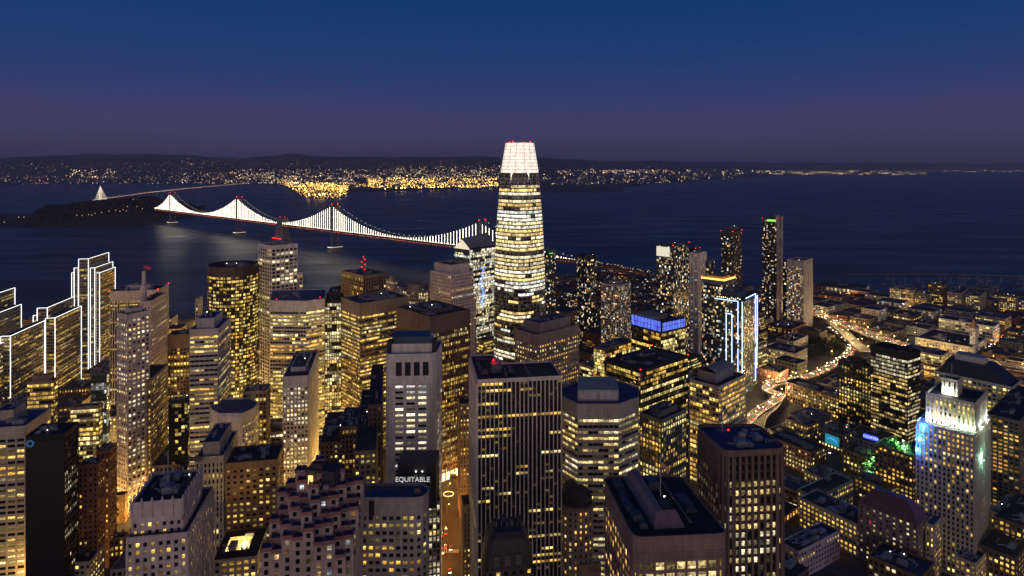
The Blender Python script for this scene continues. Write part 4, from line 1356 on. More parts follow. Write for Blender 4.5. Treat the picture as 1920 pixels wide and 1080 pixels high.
# tower pair with a flag mast
b = S_('office_tower', 'broad pale tower with a flat cap behind the flag mast', (296, 545), 206, 316, -100.5, 'pale', 'fin', Y=760, lit=.35, tint='gold', power=.7, blank=(11, 3), beacons=3, pent=(.25, .5, 5))
b = S_('office_tower', 'pale punched slab rising behind the slim white tower', (283, 566), 262, 313, -100.5, 'pink', 'punch', Y=650, lit=.42, tint='warm', units=2, blank=(5, 3), finish=False)
q = P(269.5, 540, Y=655)
b.one('mast', wallmat(C['pink']), lambda mm: (mm.box((q.x, q.y, q.z - 18), (4.5, 4.5, 42)), mm.box((q.x, q.y, q.z + 9), (2.4, 2.4, 16))))
b.one('flag', wallmat((.45, .08, .08)), lambda mm: (mm.bar((q.x, q.y, q.z + 17), (q.x, q.y, q.z + 24), .4), mm.quad((q.x, q.y, q.z + 19), (q.x + 7, q.y + .5, q.z + 18), (q.x + 7, q.y, q.z + 22), (q.x, q.y, q.z + 23))))
b.done(60, 9)
b = S_('office_tower', 'slim white tower of many small square windows, widening lower down', (239, 592), 218.5, 281, -60, 'pink', dict(fh=3.9, bay=3.6, pier=1.7, span=1.9, rec=.4, proud=.04, mode='mix'), Y=560, lit=.55, tint='warm', blank=(4, 3), pent=(.5, .5, 5), units=2, finish=False)
wp, wz = foot((284, 712), 240, 315, -100.5, Y=575)
b.tier(wp, 0, wz, 'umber', dict(fh=3.9, bay=3.4, pier=1.5, span=1.8, rec=.4, proud=.04, mode='mix'), lit=.62, tint='gold')
b.done(60, 9)
S_('office_block', 'dark slim block beside the slim white tower, lit by scattered windows', (352, 752), 316, 358, -100.5, 'dark', 'homeglass', Y=560, lit=.16, tint='gold')
S_('office_tower', 'grey tower of deep square windows right of the flag mast', (355, 628), 314, 366, -100.5, 'umber', 'grid', Y=700, lit=.45, tint='gold', power=.8, blank=(14, 3))
b = S_('office_tower', 'terraced pale banded tower with a blue topped penthouse', (410, 618), 355, 432, -100.5, 'pale', dict(fh=4.0, bay=3.6, pier=.2, span=2.1, rec=.8, proud=-.4, mode='run'), Y=553, lit=.5, tint='gold', power=.9, blank=(5, 3), pent=(.72, .6, 9, (.0, .02)), roof=ROOF[3], units=0)
# cylinder
cc = P(418, 500, Y=745).xy + Vector((0, 28)); z = P(418, 506, Y=745).z
ring_ = [Vector((cc.x + 28.2 * math.cos(a) * (1.0 if i % 2 else .985), cc.y + 28.2 * math.sin(a) * (1.0 if i % 2 else .985))) for i, a in enumerate([2 * math.pi * k / 40 for k in range(40)])]
b = Bld('round_tower', 'dark cylindrical glass tower ringed by gold lit floors', 'building', cc)
b.tier(ring_, 0, z, wallmat((.05, .04, .035), .4), dict(fh=4.0, bay=2.3, pier=.3, span=1.5, rec=.4, proud=-.1, mode='run'), roof=ROOF[4], parapet=3, lit=.85, tint='gold', power=.95, blank=(9, 3), plainback=True)
b.units([cc + Vector((-18, -18)), cc + Vector((18, -18)), cc + Vector((18, 18)), cc + Vector((-18, 18))], z, 6)
b.done()
S_('office_block', 'pale slim shaft against the left side of the round glass tower', (372, 562), 366, 380, -100.5, 'pale', 'grid', Y=735, lit=.2, units=0, tmax=30)
S_('grid_tower', 'tall white grid tower with dark square windows, below the bridge anchorage', (509, 464), 483, 558.5, -47, 'white', dict(fh=4.3, bay=5.6, pier=1.3, span=1.5, rec=.9, proud=.05, mode='mix'), Y=760, lit=.22, tint='warm', power=.8, blank=(3, 3), parapet=2)
S_('office_block', 'lower white grid wing on the right of the white grid tower', (548, 514), 540, 568, -47, 'white', dict(fh=4.3, bay=5.6, pier=1.3, span=1.5, rec=.9, proud=.05, mode='mix'), Y=790, lit=.35, tint='gold', units=0)
poly, z = pixpoly([(506, 565), (574, 566), (609, 561), (612, 543), (510, 545)], Y=690)
b = Bld('office_tower', 'wide pale tower with a blank white top and bowed gold lit bands', 'building', centre(poly))
b.tier(poly, 0, z, 'white', dict(fh=3.95, bay=3.0, pier=.25, span=1.7, rec=.6, proud=-.3, mode='run'), roof=ROOF[3], parapet=1, lit=.95, tint='gold', power=.95, blank=(11, 3))
b.units(poly, z, 3); b.beacon(poly[0].x + 6, poly[0].y + 3, z + 1.6, .6); b.beacon(poly[2].x - 6, poly[2].y + 3, z + 1.6, .6)
b.done(60, 9)
S_('office_tower', 'dark tower with thin bright upright strips, right of the bowed pale tower', (609, 566), 600, 640, -11, 'dark', dict(fh=3.9, bay=2.6, pier=.55, span=.6, rec=.4, proud=.4, mode='run'), Y=705, lit=.7, tint='warm', power=.8, pent=(.7, .7, 9), roof=ROOF[4])
S_('office_tower', 'tan banded tower with one corner toward us and gold lit strips', (675, 571), 639.5, 767, -41, 'tan', dict(fh=3.95, bay=2.6, pier=.3, span=1.8, rec=.6, proud=-.3, mode='run'), Y=675, lit=.98, tint='gold', power=.95, blank=(13, 3), roof=ROOF[0], pent=(.5, .4, 2.5), units=6)
b = S_('office_block', 'square brown block under a slender red lit mast', (681, 518), 640, 724, -44, 'umber', dict(fh=4.2, bay=4.2, pier=1.3, span=.9, rec=.7, proud=.3, mode='mix'), Y=900, lit=.03, tint='gold', blank=(4, 3), roof=ROOF[0], finish=False, units=3)
cm_ = centre(b.poly); b.mast(cm_.x, cm_.y, b.z, b.z + 22, .8)
for k in range(5): b.beacon(cm_.x + (-2.2 if k % 2 else 2.2), cm_.y - 1, b.z + 4 + k * 3.6, .85)
b.done()
S_('old_block', 'small domed stone block right of the block with the red mast', (738, 528), 724, 746, -44, 'cream', 'punch', Y=1000, lit=.15, pent=(.5, .5, 6), units=0)
S_('office_block', 'pale curved roof block with upright lit windows, left of the pinkish tower', (795, 548), 752, 803, -60, 'cream', dict(fh=5, bay=3.4, pier=1.5, span=1.2, rec=.5, proud=.1, mode='mix'), Y=990, lit=.7, tint='warm', pent=(.6, .5, 10), units=2)
b = S_('office_tower', 'brown tower with dark upright ribs and a broad blank brow', (806.7, 596), 743.5, 881, -42, (.20, .14, .11), dict(fh=3.9, bay=1.95, pier=.75, span=1.0, rec=.5, proud=.5, mode='run'), Y=612, lit=.78, tint='gold', power=.9, blank=(16, 9), roof=ROOF[1], pent=(.6, .5, 3), units=10)
LOBBY = emit('lobby_window', (1, .75, .36), 2.6)
p0, p1 = b.poly[0], b.poly[1]; e_ = (p1 - p0).normalized(); nn = Vector((e_.y, -e_.x))
for i in range(9):
    a_ = p0 + e_ * (3 + i * 5.2) + nn * .3; b2 = a_ + e_ * 3.6
    m = MB(); m.quad((*a_, 2), (*b2, 2), (*b2, 9.5), (*a_, 9.5)); m.build('lobby_window', LOBBY, b.root, b.org)
b = S_('office_tower', 'pinkish white tower with small dark square windows and a stepped top', (846, 516), 806, 888, -45, 'pink', dict(fh=4.0, bay=3.4, pier=1.7, span=2.2, rec=.6, proud=.04, mode='mix'), Y=760, lit=.12, tint='warm', power=.8, blank=(2, 3), pent=(.8, .8, 11), units=4)
S_('office_block', 'broad lower shoulder of the pinkish white tower, pocked with dark windows', (862, 560), 850, 893, -45, 'pink', dict(fh=4.0, bay=3.4, pier=1.7, span=2.2, rec=.6, proud=.04, mode='mix'), Y=772, lit=.12, tint='warm', units=0)
b = S_('glass_tower', 'dark glass tower with a lit gabled peak, left of the tallest tower', (882, 470), 851, 930, -47, 'glass', 'glass', Y=960, lit=.12, tint='white', pane=PANEG, units=0, finish=False, blank=(1, 3))
q0, q1, q2, q3 = b.poly
def gable(mm):
    z = b.z; ap = (q0 + q3) / 2; ap2 = (q1 + q2) / 2
    mm.poly([(*q3, z), (*q0, z), (*ap, z + 17)]); mm.quad((*q0, z), (*q1, z), (*ap2, z + 22), (*ap, z + 17)); mm.quad((*q2, z), (*q3, z), (*ap, z + 17), (*ap2, z + 22))
b.one('gabled_roof', wallmat((.35, .34, .30), .3), gable)
b.one('gable_light', emit('gable_light', (1, .86, .62), .9), lambda mm: mm.poly([(*(q3 + Vector((0, -.3))), b.z + 1), (*(q0 + Vector((0, -.3))), b.z + 1), (*((q0 + q3) / 2 + Vector((0, -.3))), b.z + 15)]))
b.done()
b = S_('glass_tower', 'glass tower with bright lit floors and a ladder of blue lamps, touching the tallest tower', (886, 468), 880, 935, -47, 'glass', 'glass', Y=930, lit=.9, tint='white', power=.9, pane=PANEG, units=2, finish=False, blank=(1, 3))
BLUE = emit('blue_lamp', (.10, .26, 1.0), 3.0)
rb = random.Random(2)
for i in range(30):
    q = P(904 + rb.uniform(-4, 4), 500 + i * 2.6, Y=905); b.one('blue_lamp', BLUE, lambda mm: mm.box(q, (rb.uniform(1, 3), .5, 1.0)))
b.done()
b = S_('glass_tower', 'slender dark tower lit green, just right of the tallest tower', (1033, 470), 1018, 1042, -47, 'green', 'homeglass', Y=1000, lit=.15, tint='home', pane=PANEG, units=2, finish=False)
b.one('green_light', emit('green_lamp', (.1, 1, .35), 1.2), lambda mm: mm.box((b.poly[0].x, b.poly[0].y - .5, b.z - 4), (6, .4, 1)))
b.done()
# twin-like dark residential tower with rounded plan
poly, z = foot((1100, 484), 1077, 1124, -45, Y=1080)
b = Bld('apartment_tower', 'dark rounded glass apartment tower, standing alone right of the tallest tower', 'building', centre(poly))
b.tier(rounded(poly, 11, 4), 0, z, wallmat((.03, .035, .035), .3), 'homeglass', roof=ROOF[1], parapet=3, lit=.16, tint='home', power=1.1, pane=PANEG, blank=(1, 3)); b.units(poly, z, 3); b.done()
S_('apartment_tower', 'white framed apartment block dense with lit windows, right of the dark rounded tower', (1163, 536), 1127, 1183, -55, 'pale', 'home', Y=960, lit=.38, tint='home', power=.8, pent=(.4, .5, 4), units=3, roof=ROOF[0])
S_('office_tower', 'brown tower with small square windows and a box penthouse, right of the tallest tower', (1007, 630), 965, 1085.5, -43, (.33, .245, .21), dict(fh=3.95, bay=3.0, pier=1.5, span=2.1, rec=.5, proud=.04, mode='mix'), Y=555, lit=.6, tint='gold', power=.85, blank=(9, 3), pent=(.74, .72, 9), roof=ROOF[0], units=2, single=100, min_area=6)

# blue screens
b = S_('office_tower', 'dark glass block crowned by bright blue screens', (1239, 625), 1184, 1286, -36, 'dark', 'glass', Y=700, lit=.62, tint='gold', power=.8, units=0, finish=False, blank=(.8, 3), roof=ROOF[4])
bm, n, l, bs = new_mat('blue_screen')
tc = n.new('ShaderNodeTexCoord'); no = n.new('ShaderNodeTexNoise'); no.inputs['Scale'].default_value = .35; no.inputs['Detail'].default_value = 4
mp = n.new('ShaderNodeMapping'); mp.inputs['Scale'].default_value = (1, 1, .3); l.new(tc.outputs['Object'], mp.inputs[0]); l.new(mp.outputs[0], no.inputs['Vector'])
cr = n.new('ShaderNodeValToRGB'); cr.color_ramp.elements[0].position = .38; cr.color_ramp.elements[0].color = (.0, .02, .75, 1)
cr.color_ramp.elements[1].position = .66; cr.color_ramp.elements[1].color = (.05, .22, 1.0, 1); l.new(no.outputs[0], cr.inputs[0])
l.new(cr.outputs[0], bs.inputs['Emission Color']); bs.inputs['Emission Strength'].default_value = 1.0; bm.cycles.emission_sampling = 'NONE'
q0, q1, q2, q3 = b.poly; z = b.z
hh = 13.0
b.one('screen', bm, lambda mm: mm.quad((*q3, z + 1.5), (*q0, z + 1.5), (*q0, z + hh - .5), (*q3, z + hh - .5)))
b.one('screen', bm, lambda mm: mm.quad((*(q0.lerp(q1, .07)), z + 1.5), (*(q0.lerp(q1, .97)), z + 1.5), (*(q0.lerp(q1, .97)), z + hh - 2.5), (*(q0.lerp(q1, .07)), z + hh - 2.5)))
def fr(mm):
    for (a_, b2, kx) in ((q3, q0, 9), (q0, q1, 9)):
        e = Vector(((b2 - a_).y, -(b2 - a_).x)).normalized() * .12
        for i in range(kx + 1):
            v = a_.lerp(b2, i / kx) + e; mm.bar((*v, z + .4), (*v, z + hh), .35)
        for zz in (z + .8, z + hh * .5, z + hh - .2):
            mm.bar((*(a_ + e), zz), (*(b2 + e), zz), .4)
b.one('screen_frame', wallmat((.01, .02, .08), .4), fr)
inner = scaled(b.poly, .55, .6, (-.1, .15))
b.one('mechanical_floor', wallmat((.30, .24, .20)), lambda mm: mm.prism(inner, z, z + 14, True))
b.one('roof_deck', wallmat((.05, .04, .09)), lambda mm: mm.poly([(*v, z + hh - 3) for v in inset(b.poly, .7)]))
b.done()
b = S_('office_tower', 'broad black glass block with gold lit floors, in front of the blue screens', (1201, 697), 1133, 1290, -40, 'black', dict(fh=4.1, bay=3.0, pier=.2, span=1.0, rec=.3, proud=.08, mode='run'), Y=610, lit=.62, tint='gold', power=.8, units=5, beacons=4, pent=(.5, .25, 4), roof=ROOF[4])
S_('office_block', 'glass block with a flat blue roof, left of the blue screens', (1134, 655), 1113, 1184, -44, 'dgrey', 'glass', Y=720, lit=.75, tint='gold', roof=ROOF[3], pane=PANEG)
S_('office_block', 'yellow lit block squeezed behind the brown tower with the box penthouse', (1110, 690), 1086, 1136, -44, 'cream', 'thinband', Y=740, lit=1.0, tint='gold', power=.9)
S_('office_block', 'low glowing office block between the pinkish tower and the tallest tower', (905, 640), 893, 932, -44, 'tan', 'thinband', Y=860, lit=1.0, tint='gold', power=.9)
# yellow building with curved penthouse
b = S_('office_block', 'cream block with bright yellow floors under a curved grey roof house', (1348, 727), 1293, 1398, -44, 'cream', dict(fh=4.4, bay=3.2, pier=.5, span=1.5, rec=.5, proud=.04, mode='mix'), Y=600, lit=1.3, tint='gold', power=1.0, units=0, finish=False, roof=ROOF[1])
def vault(mm):
    pp = scaled(b.poly, .66, .62, (.0, .06))
    A, Bq, Cq, D = pp; prev = None
    for i in range(9):
        t = i / 8; zz = b.z + 9 + 4 * math.sin(t * math.pi)
        a_, b2 = A.lerp(D, t), Bq.lerp(Cq, t)
        if prev: mm.quad((*prev[0], prev[2]), (*prev[1], prev[2]), (*b2, zz), (*a_, zz))
        prev = (a_, b2, zz)
    mm.prism(pp, b.z, b.z + 9, False)
b.one('roof_house', wallmat((.30, .28, .28)), vault); b.done(60, 9)
S_('office_tower', 'green glass block with stone corners, right of the eight sided tower', (1240, 790), 1199, 1287, -42, (.16, .17, .13), dict(fh=3.9, bay=3.1, pier=.8, span=1.1, rec=.5, proud=.2, mode='mix'), Y=500, lit=.6, tint='gold', power=.85, pane=PANEG, pent=(.6, .6, 5), units=3, single=60)

# the residential towers to the right
b = S_('apartment_tower', 'broad dark glass tower, its top floors bright white, left of the white shaft', (1262, 462), 1231, 1292, -47, 'glass', 'homeglass', Y=1010, lit=.22, tint='home', power=1.0, pane=PANEG, units=3, beacons=2, blank=(.6, 3), finish=False)
b.one('lounge_light', emit('lounge_light', (1, .92, .7), .8), lambda mm: mm.quad((*(b.poly[3] + Vector((-.2, -.5))), b.z - 17), (*(b.poly[0].lerp(b.poly[3], .2) + Vector((-.2, -.5))), b.z - 17), (*(b.poly[0].lerp(b.poly[3], .2) + Vector((-.2, -.5))), b.z - 2), (*(b.poly[3] + Vector((-.2, -.5))), b.z - 2)))
b.done()
S_('apartment_tower', 'black tower top with a row of red lamps, behind the white shaft', (1304, 468), 1288, 1312, -47, 'dark', 'homeglass', Y=1060, lit=.06, tint='home', beacons=3, units=1)
S_('apartment_tower', 'white windowless shaft with a lit dark half, left of the gold crown', (1309, 476), 1293, 1325, -47, 'white', dict(fh=3.3, bay=7, pier=4.5, span=1.6, rec=.4, proud=.05, mode='home'), Y=970, lit=.25, tint='home', units=1)
S_('apartment_tower', 'narrow black and white tower between the white shaft and the gold crown', (1328, 490), 1316, 1340, -47, 'dgrey', 'homeglass', Y=985, lit=.13, tint='home', units=1)
b = S_('apartment_tower', 'blue glass tower with a crown of golden light', (1358, 529), 1316, 1379, -47, (.20, .22, .27), 'homeglass', Y=900, lit=.22, tint='home', power=1.0, units=0, finish=False, blank=(5, 3))
GOLDL = emit('gold_crown_light', (1, .52, .08), 2.4)
q0, q1, q2, q3 = b.poly
for a_, b2 in ((q3, q0), (q0, q1)):
    b.one('crown_light', GOLDL, lambda mm: mm.bar((*(a_ + (q2 - q0).normalized() * 1.5), b.z + 1.8), (*(b2 + (q2 - q0).normalized() * 1.5), b.z + 1.8), 1.2, 3.4))
b.one('penthouse', wallmat((.45, .30, .12)), lambda mm: mm.prism(scaled(b.poly, .7), b.z, b.z + 6, True))
b.beacon(q0.x, q0.y + 1, b.z + 5); b.beacon(q1.x, q1.y, b.z + 5); b.beacon(q3.x, q3.y, b.z + 5); b.done()
# blue-outlined tower
b = S_('apartment_tower', 'glass tower outlined by blue white light strips', (1393, 566), 1340, 1422, -52, (.05, .07, .10), 'homeglass', Y=850, lit=.22, tint='home', power=.9, pane=PANEG, units=3, blank=(1, 3), finish=False, pent=(.6, .6, 9, (0, .1)))
LEDB = emit('blue_white_led', (.42, .62, 1.0), 3.0)
q0, q1, q2, q3 = b.poly; nl = Vector(((q0 - q3).y, -(q0 - q3).x)).normalized() * .5; nr = Vector(((q1 - q0).y, -(q1 - q0).x)).normalized() * .5
def strip(face, t0, z0, t1, z1):
    a_, b2, nn_ = (q3, q0, nl) if face == 'L' else (q0, q1, nr)
    u, v = a_.lerp(b2, t0) + nn_, a_.lerp(b2, t1) + nn_
    b.one('light_strip', LEDB, lambda mm: mm.bar((*u, z0), (*v, z1), .75))
z = b.z
strip('L', .0, z, .83, z); strip('L', .83, z, .83, z - 55); strip('L', .83, z - 62, .83, z - 108); strip('L', .42, z - 18, .62, z - 18); strip('L', .42, z - 18, .42, z - 82)
strip('L', .62, z - 18, .62, z - 82); strip('L', .98, z, .98, z - 96); strip('L', .98, z - 100, .98, z - 112)
strip('R', .15, z + 3, .78, z + 3); strip('R', .78, z + 3, .78, z - 62); strip('R', .78, z - 70, .78, z - 116); strip('R', .9, z, .9, z - 40); strip('R', .9, z - 40, .86, z - 100)
ll = random.Random(3)
for i in range(12):
    v = q3.lerp(q0, .1 + .8 * i / 11) + nl
    b.one('roof_lamp', emit('roof_lamp_warm', (1, .85, .5), 5) if i == 0 else bpy.data.materials['roof_lamp_warm'], lambda mm: mm.octa((*v, z + 2 + ll.uniform(0, 2)), .7))
b.done()
b = S_('apartment_tower', 'slim dark tower with red lamps on its roof, second tallest of the right hand group', (1374, 436), 1352, 1391, -47, (.10, .095, .09), 'home', Y=1155, lit=.12, tint='home', units=1, beacons=3, blank=(2, 3), pent=(.7, .7, 8))
b = S_('apartment_tower', 'tallest slim tower on the right, with a pale upright edge and a green lit crown', (1456, 412), 1429, 1468, -47, (.09, .09, .085), 'home', Y=1258, lit=.17, tint='home', units=0, blank=(2, 3), finish=False, beacons=3)
q0, q1, q2, q3 = b.poly
b.one('pale_shaft', wallmat((.42, .36, .38)), lambda mm: (mm.prism([q0 + Vector((0, -.8)), q0.lerp(q1, .45) + Vector((0, -.8)), q0.lerp(q1, .45) + Vector((0, 8)), q0 + Vector((0, 8))], 2, b.z + 9, True), mm.prism([q0.lerp(q1, .62) + Vector((0, -.8)), q1 + Vector((0, -.8)), q1 + Vector((0, 6)), q0.lerp(q1, .62) + Vector((0, 6))], 2, b.z + 6, True)))
b.one('crown_light', emit('green_crown', (.35, 1, .12), 1.1), lambda mm: mm.bar((*(q3.lerp(q0, .35) + Vector((-.4, -.6))), b.z - 2), (*(q3.lerp(q0, .95) + Vector((-.4, -.6))), b.z - 2), .6, 4))
b.done()
b = S_('apartment_tower', 'pale flat capped tower with white ribs, right of the tallest slim tower', (1507, 492), 1475, 1524, -47, (.42, .38, .40), dict(fh=3.1, bay=3.4, pier=1.5, span=.9, rec=.4, proud=.3, mode='home'), Y=1190, lit=.4, tint='home', units=2, blank=(9, 3), parapet=3)
S_('apartment_tower', 'dark glass shaft with blue lamps between the two tallest slim towers', (1476, 490), 1468, 1482, -47, 'dark', 'homeglass', Y=1230, lit=.18, tint='home', units=0, tmax=40)

# dark glass tower on the right and its neighbours
b = S_('office_tower', 'black glass tower full of lit floors with a small blue sign at its foot', (1702, 672), 1632, 1726, -33, 'black', dict(fh=4.1, bay=3.0, pier=.22, span=1.5, rec=.3, proud=.08, mode='mix'), Y=690, lit=.95, tint='warm', power=.7, roof=ROOF[4], units=5, blank=(3, 3), parapet=5, finish=False)
SIGNB = emit('blue_sign_panel', (.04, .08, .9), 1.2); SIGNL = emit('sign_letters_light', (.5, .6, 1), 2.0)
a_, b2 = P(1619, 812, Y=672), P(1646, 822, Y=662)
o = b.one('sign_panel', SIGNB, lambda mm: mm.quad((a_.x, a_.y, a_.z - 5), (b2.x, b2.y, b2.z - 5 + 1.5), (b2.x, b2.y, b2.z + 1.5), (a_.x, a_.y, a_.z)))
mid = (a_ + b2) / 2; text(b.root, b.org, 'COURTEX', (mid.x, mid.y - .6, mid.z - 1.8), 3.2, SIGNL, math.atan2(b2.y - a_.y, b2.x - a_.x))
b.done()
S_('office_block', 'dark block with columns of lit windows on the left of the black glass tower', (1633, 690), 1572, 1642, -33, 'dark', dict(fh=4, bay=3.6, pier=1.3, span=1.2, rec=.4, proud=.1, mode='mix'), Y=735, lit=.55, tint='gold', power=.7, pent=(.5, .5, 6), roof=ROOF[1])
S_('long_block', 'long low brown block with rows of gold windows beside the curling ramp', (1617, 762), 1472, 1640, -32, (.22, .14, .10), dict(fh=4.2, bay=3.6, pier=1.3, span=1.6, rec=.4, proud=.04, mode='mix'), Z=26, lit=.95, tint='gold', power=.8, roof=ROOF[1], units=10, blank=(1, 1))
S_('office_block', 'round cornered pale block behind the black glass tower', (1765, 668), 1690, 1780, -40, 'cream', 'thinband', Z=34, lit=.8, tint='gold', power=.7, roof=ROOF[0], units=6)
b = S_('office_tower', 'broad pale tower with a dark sloping roof at the upper right', (1898, 728), 1753, 1916, -40, 'pale', dict(fh=4, bay=4.2, pier=1.4, span=1.7, rec=.5, proud=.04, mode='mix'), Y=640, lit=.55, tint='gold', power=.8, roof=ROOF[1], units=0, finish=False, tmax=120)
pp = scaled(b.poly, .96, .9); pt_ = scaled(b.poly, .72, .55, (0, .08))
def sl(mm):
    for i in range(4):
        j = (i + 1) % 4; mm.quad((*pp[i], b.z + 1), (*pp[j], b.z + 1), (*pt_[j], b.z + 15), (*pt_[i], b.z + 15))
    mm.poly([(*v, b.z + 15) for v in pt_])
b.one('sloping_roof', wallmat((.018, .020, .035), .5), sl)
b.one('penthouse', wallmat(C['pale']), lambda mm: mm.prism(scaled(pt_, .6, .7), b.z + 14, b.z + 21, True)); b.done()
S_('long_block', 'long white lit block below the small spired tower', (1820, 652), 1716, 1850, -40, 'white', 'low', Z=20, lit=.9, tint='gold', units=5)
sp_ = S_('spire_tower', 'small pale tower with a pointed reddish spire on the right', (1829, 618), 1818, 1834, -40, 'white', 'punch', Z=45, lit=.2, units=0, finish=False)
cs = centre(sp_.poly); sp_.one('spire', wallmat((.4, .2, .14)), lambda mm: [mm.poly([(*sp_.poly[i], 46), (*sp_.poly[(i + 1) % 4], 46), (cs.x, cs.y, 62)]) for i in range(4)]); sp_.done()
S_('office_block', 'wide lit block with two bright window rows behind the small spired tower', (1862, 613), 1760, 1874, -40, 'white', dict(fh=5.5, bay=5, pier=.8, span=2.4, rec=.5, proud=.04, mode='mix'), Z=30, lit=1.6, tint='warm', units=5)
S_('apartment_block', 'banded apartment block at the lower right border behind the floodlit tower', (1912, 792), 1850, 1960, -42, (.20, .16, .13), dict(fh=3.4, bay=4.2, pier=1.2, span=1.5, rec=.5, proud=.05, mode='mix'), Y=560, lit=.75, tint='amber', power=.8, units=4, roof=ROOF[1])

# ---------------------------------------------------------------- floodlit stone skyscraper, right
b = S_('floodlit_tower', 'ornate stone skyscraper with its upper storeys floodlit green white and a blue lit corner', (1827, 820), 1717, 1857, -44, (.50, .47, .38), dict(litabove=.72, fh=3.9, bay=2.9, pier=1.35, span=1.5, rec=.5, proud=.35, mode='mix'), Y=470, lit=.75, tint='gold', power=.8, units=0, finish=False, roof=ROOF[1], parapet=1.2, blank=(1, 3))
lowp, lowz = b.poly, b.z
up, uz = foot((1829, 760), 1736, 1850, -44, Y=478)
ust = dict(fh=3.9, bay=2.9, pier=1.5, span=1.2, rec=.5, proud=.6, mode='mix')
b.tier(up, lowz - 1, uz, (.58, .56, .46), ust, ROOF[4], 1.5, .5, 'gold', .8, (3, 0))
tb, tz = foot((1796, 716), 1766, 1803, -44, Y=495)
b.tier(tb, uz, tz, (.60, .58, .50), dict(fh=9, bay=4, pier=2.2, span=5, rec=.4, proud=.4, mode='mix'), ROOF[0], 1, .1, 'white', .5, (1, 0))
nrm = Vector(((up[0] - up[3]).y, -(up[0] - up[3]).x)).normalized()
def flood(q, zz, col, en, size=.6, lampc=None):
    """a real floodlight: housing, bright lens and the light it throws"""
    e = bpy.data.lights.new('floodlight', 'POINT'); e.energy = en; e.color = col; e.shadow_soft_size = .4
    o = bpy.data.objects.new('floodlight', e); COL.objects.link(o); o.location = Vector((q[0], q[1], zz)) - b.org; o.parent = b.root
    b.one('floodlight_lamp', emit('flood_lens_%d' % len(bpy.data.materials), lampc or col, 4), lambda mm: mm.octa((q[0], q[1], zz - .8), size * .7))
for i in range(8):
    q = up[3].lerp(up[0], (i + .5) / 8) + nrm * 2.3
    flood(q, lowz + 2.6, (1, .97, .72) if i < 5 else (.70, 1, .58), 3300)
for i in range(2):
    q = up[0].lerp(up[1], .3 + .5 * i) + Vector((1.8, -1.8)); flood(q, lowz + 2.6, (.9, 1, .9), 4000)
q = tb[3].lerp(tb[0], .5) + nrm * 3; flood(q, uz + 3, (.95, 1, .85), 3000)
q = tb[3].lerp(tb[0], .1) + nrm * 3; flood(q, uz + 3, (.95, 1, .85), 2500)
for i in range(3):
    q = lowp[3] + (lowp[0] - lowp[3]).normalized() * (1 + i * 2) + nrm * 1.6; flood(q, lowz - 20 + i * 9, (.02, .15, 1), 14000, .4)
q = up[3] + nrm * 2 + Vector((-1, 0)); flood(q, lowz + 3, (.02, .15, 1), 12000, .5)
q = lowp[0].lerp(lowp[1], .35) + Vector((1.5, -2)); flood(q, lowz - 21, (.45, 1, .75), 9000, .4)
for i in range(10):
    q = up[3].lerp(up[0], (i + .2) / 10.4)
    b.one('cornice_lamp', LOBBY, lambda mm: mm.octa((*(q + nrm * .5), uz - 1), .3))
b.mast(centre(tb).x, centre(tb).y, tz, tz + 12, .4, False)
b.done(100, 6)

# ---------------------------------------------------------------- lower left
S_('office_tower', 'pale banded tower with a deep blue roof at the left border', (48, 801), -60, 96, -100.5, 'cream', dict(fh=3.95, bay=6.2, pier=1.2, span=1.9, rec=.6, proud=.04, mode='mix'), Y=471, lit=.6, tint='gold', power=.85, blank=(8, 3), roof=ROOF[3], pent=(.45, .35, 8, (.15, .1)), single=80)
b = S_('office_tower', 'plain black tower with a blue ring emblem, lower left', (121, 815), 48.5, 147.5, -100.5, (.008, .008, .009), dict(fh=3.9, bay=2.4, pier=.7, span=1.2, rec=.4, proud=.1, mode='mix'), Y=440, lit=.28, tint='warm', power=.6, roof=ROOF[4], units=6, blank=(3, 3), finish=False)
b.panes = [p for p in b.panes if abs(p[1][0][1] - p[1][1][1]) > abs(p[1][0][0] - p[1][1][0]) * .6]
q0, q3 = b.poly[0], b.poly[3]; nn = Vector(((q0 - q3).y, -(q0 - q3).x)).normalized()
b.one('wall_panel', wallmat((.008, .008, .009), .5), lambda mm: mm.quad((*(q3 + nn * .5), 1), (*(q0 + nn * .5), 1), (*(q0 + nn * .5), b.z - 3), (*(q3 + nn * .5), b.z - 3)))
def ringf(mm):
    c_ = q3.lerp(q0, .12) + nn * .62; e = (q0 - q3).normalized(); zc_ = b.z - 4.2
    for i in range(24):
        a0, a1 = 2 * math.pi * i / 24, 2 * math.pi * (i + 1) / 24
        f_ = lambda a, r: (*(c_ + e * math.cos(a) * r), zc_ + math.sin(a) * r)
        mm.quad(f_(a0, 1.3), f_(a0, 2.5), f_(a1, 2.5), f_(a1, 1.3))
b.one('ring_emblem', emit('ring_emblem_light', (.01, .12, .35), .5), ringf); b.done(40, 5)
S_('office_block', 'round shouldered dark green glass block below the outlined towers', (200, 700), 170, 207, -100.5, 'green', 'glass', Y=640, lit=.5, tint='white', pane=PANEG, power=.5)
S_('office_block', 'low round ended block with a ring of lit floors, left of the green glass block', (101, 715), 50, 109, -100.5, 'umber', 'thinband', Y=600, lit=.8, tint='gold', pent=(.7, .7, 6))
S_('office_block', 'small tan block with a blazing yellow window row, left of the slim white tower', (186, 762), 131, 193, -100.5, 'tan', 'thinband', Y=560, lit=1.4, tint='gold', roof=ROOF[0])
S_('brick_block', 'brick red block with scattered windows beside the black tower', (205, 846), 180, 219, -100.5, 'brick', 'punch', Y=490, lit=.5, tint='gold', power=.8)
S_('brick_block', 'lower rust coloured block hard against the black tower', (184, 872), 146, 197, -100.5, (.30, .13, .06), 'punch', Y=470, lit=.12, tint='gold')
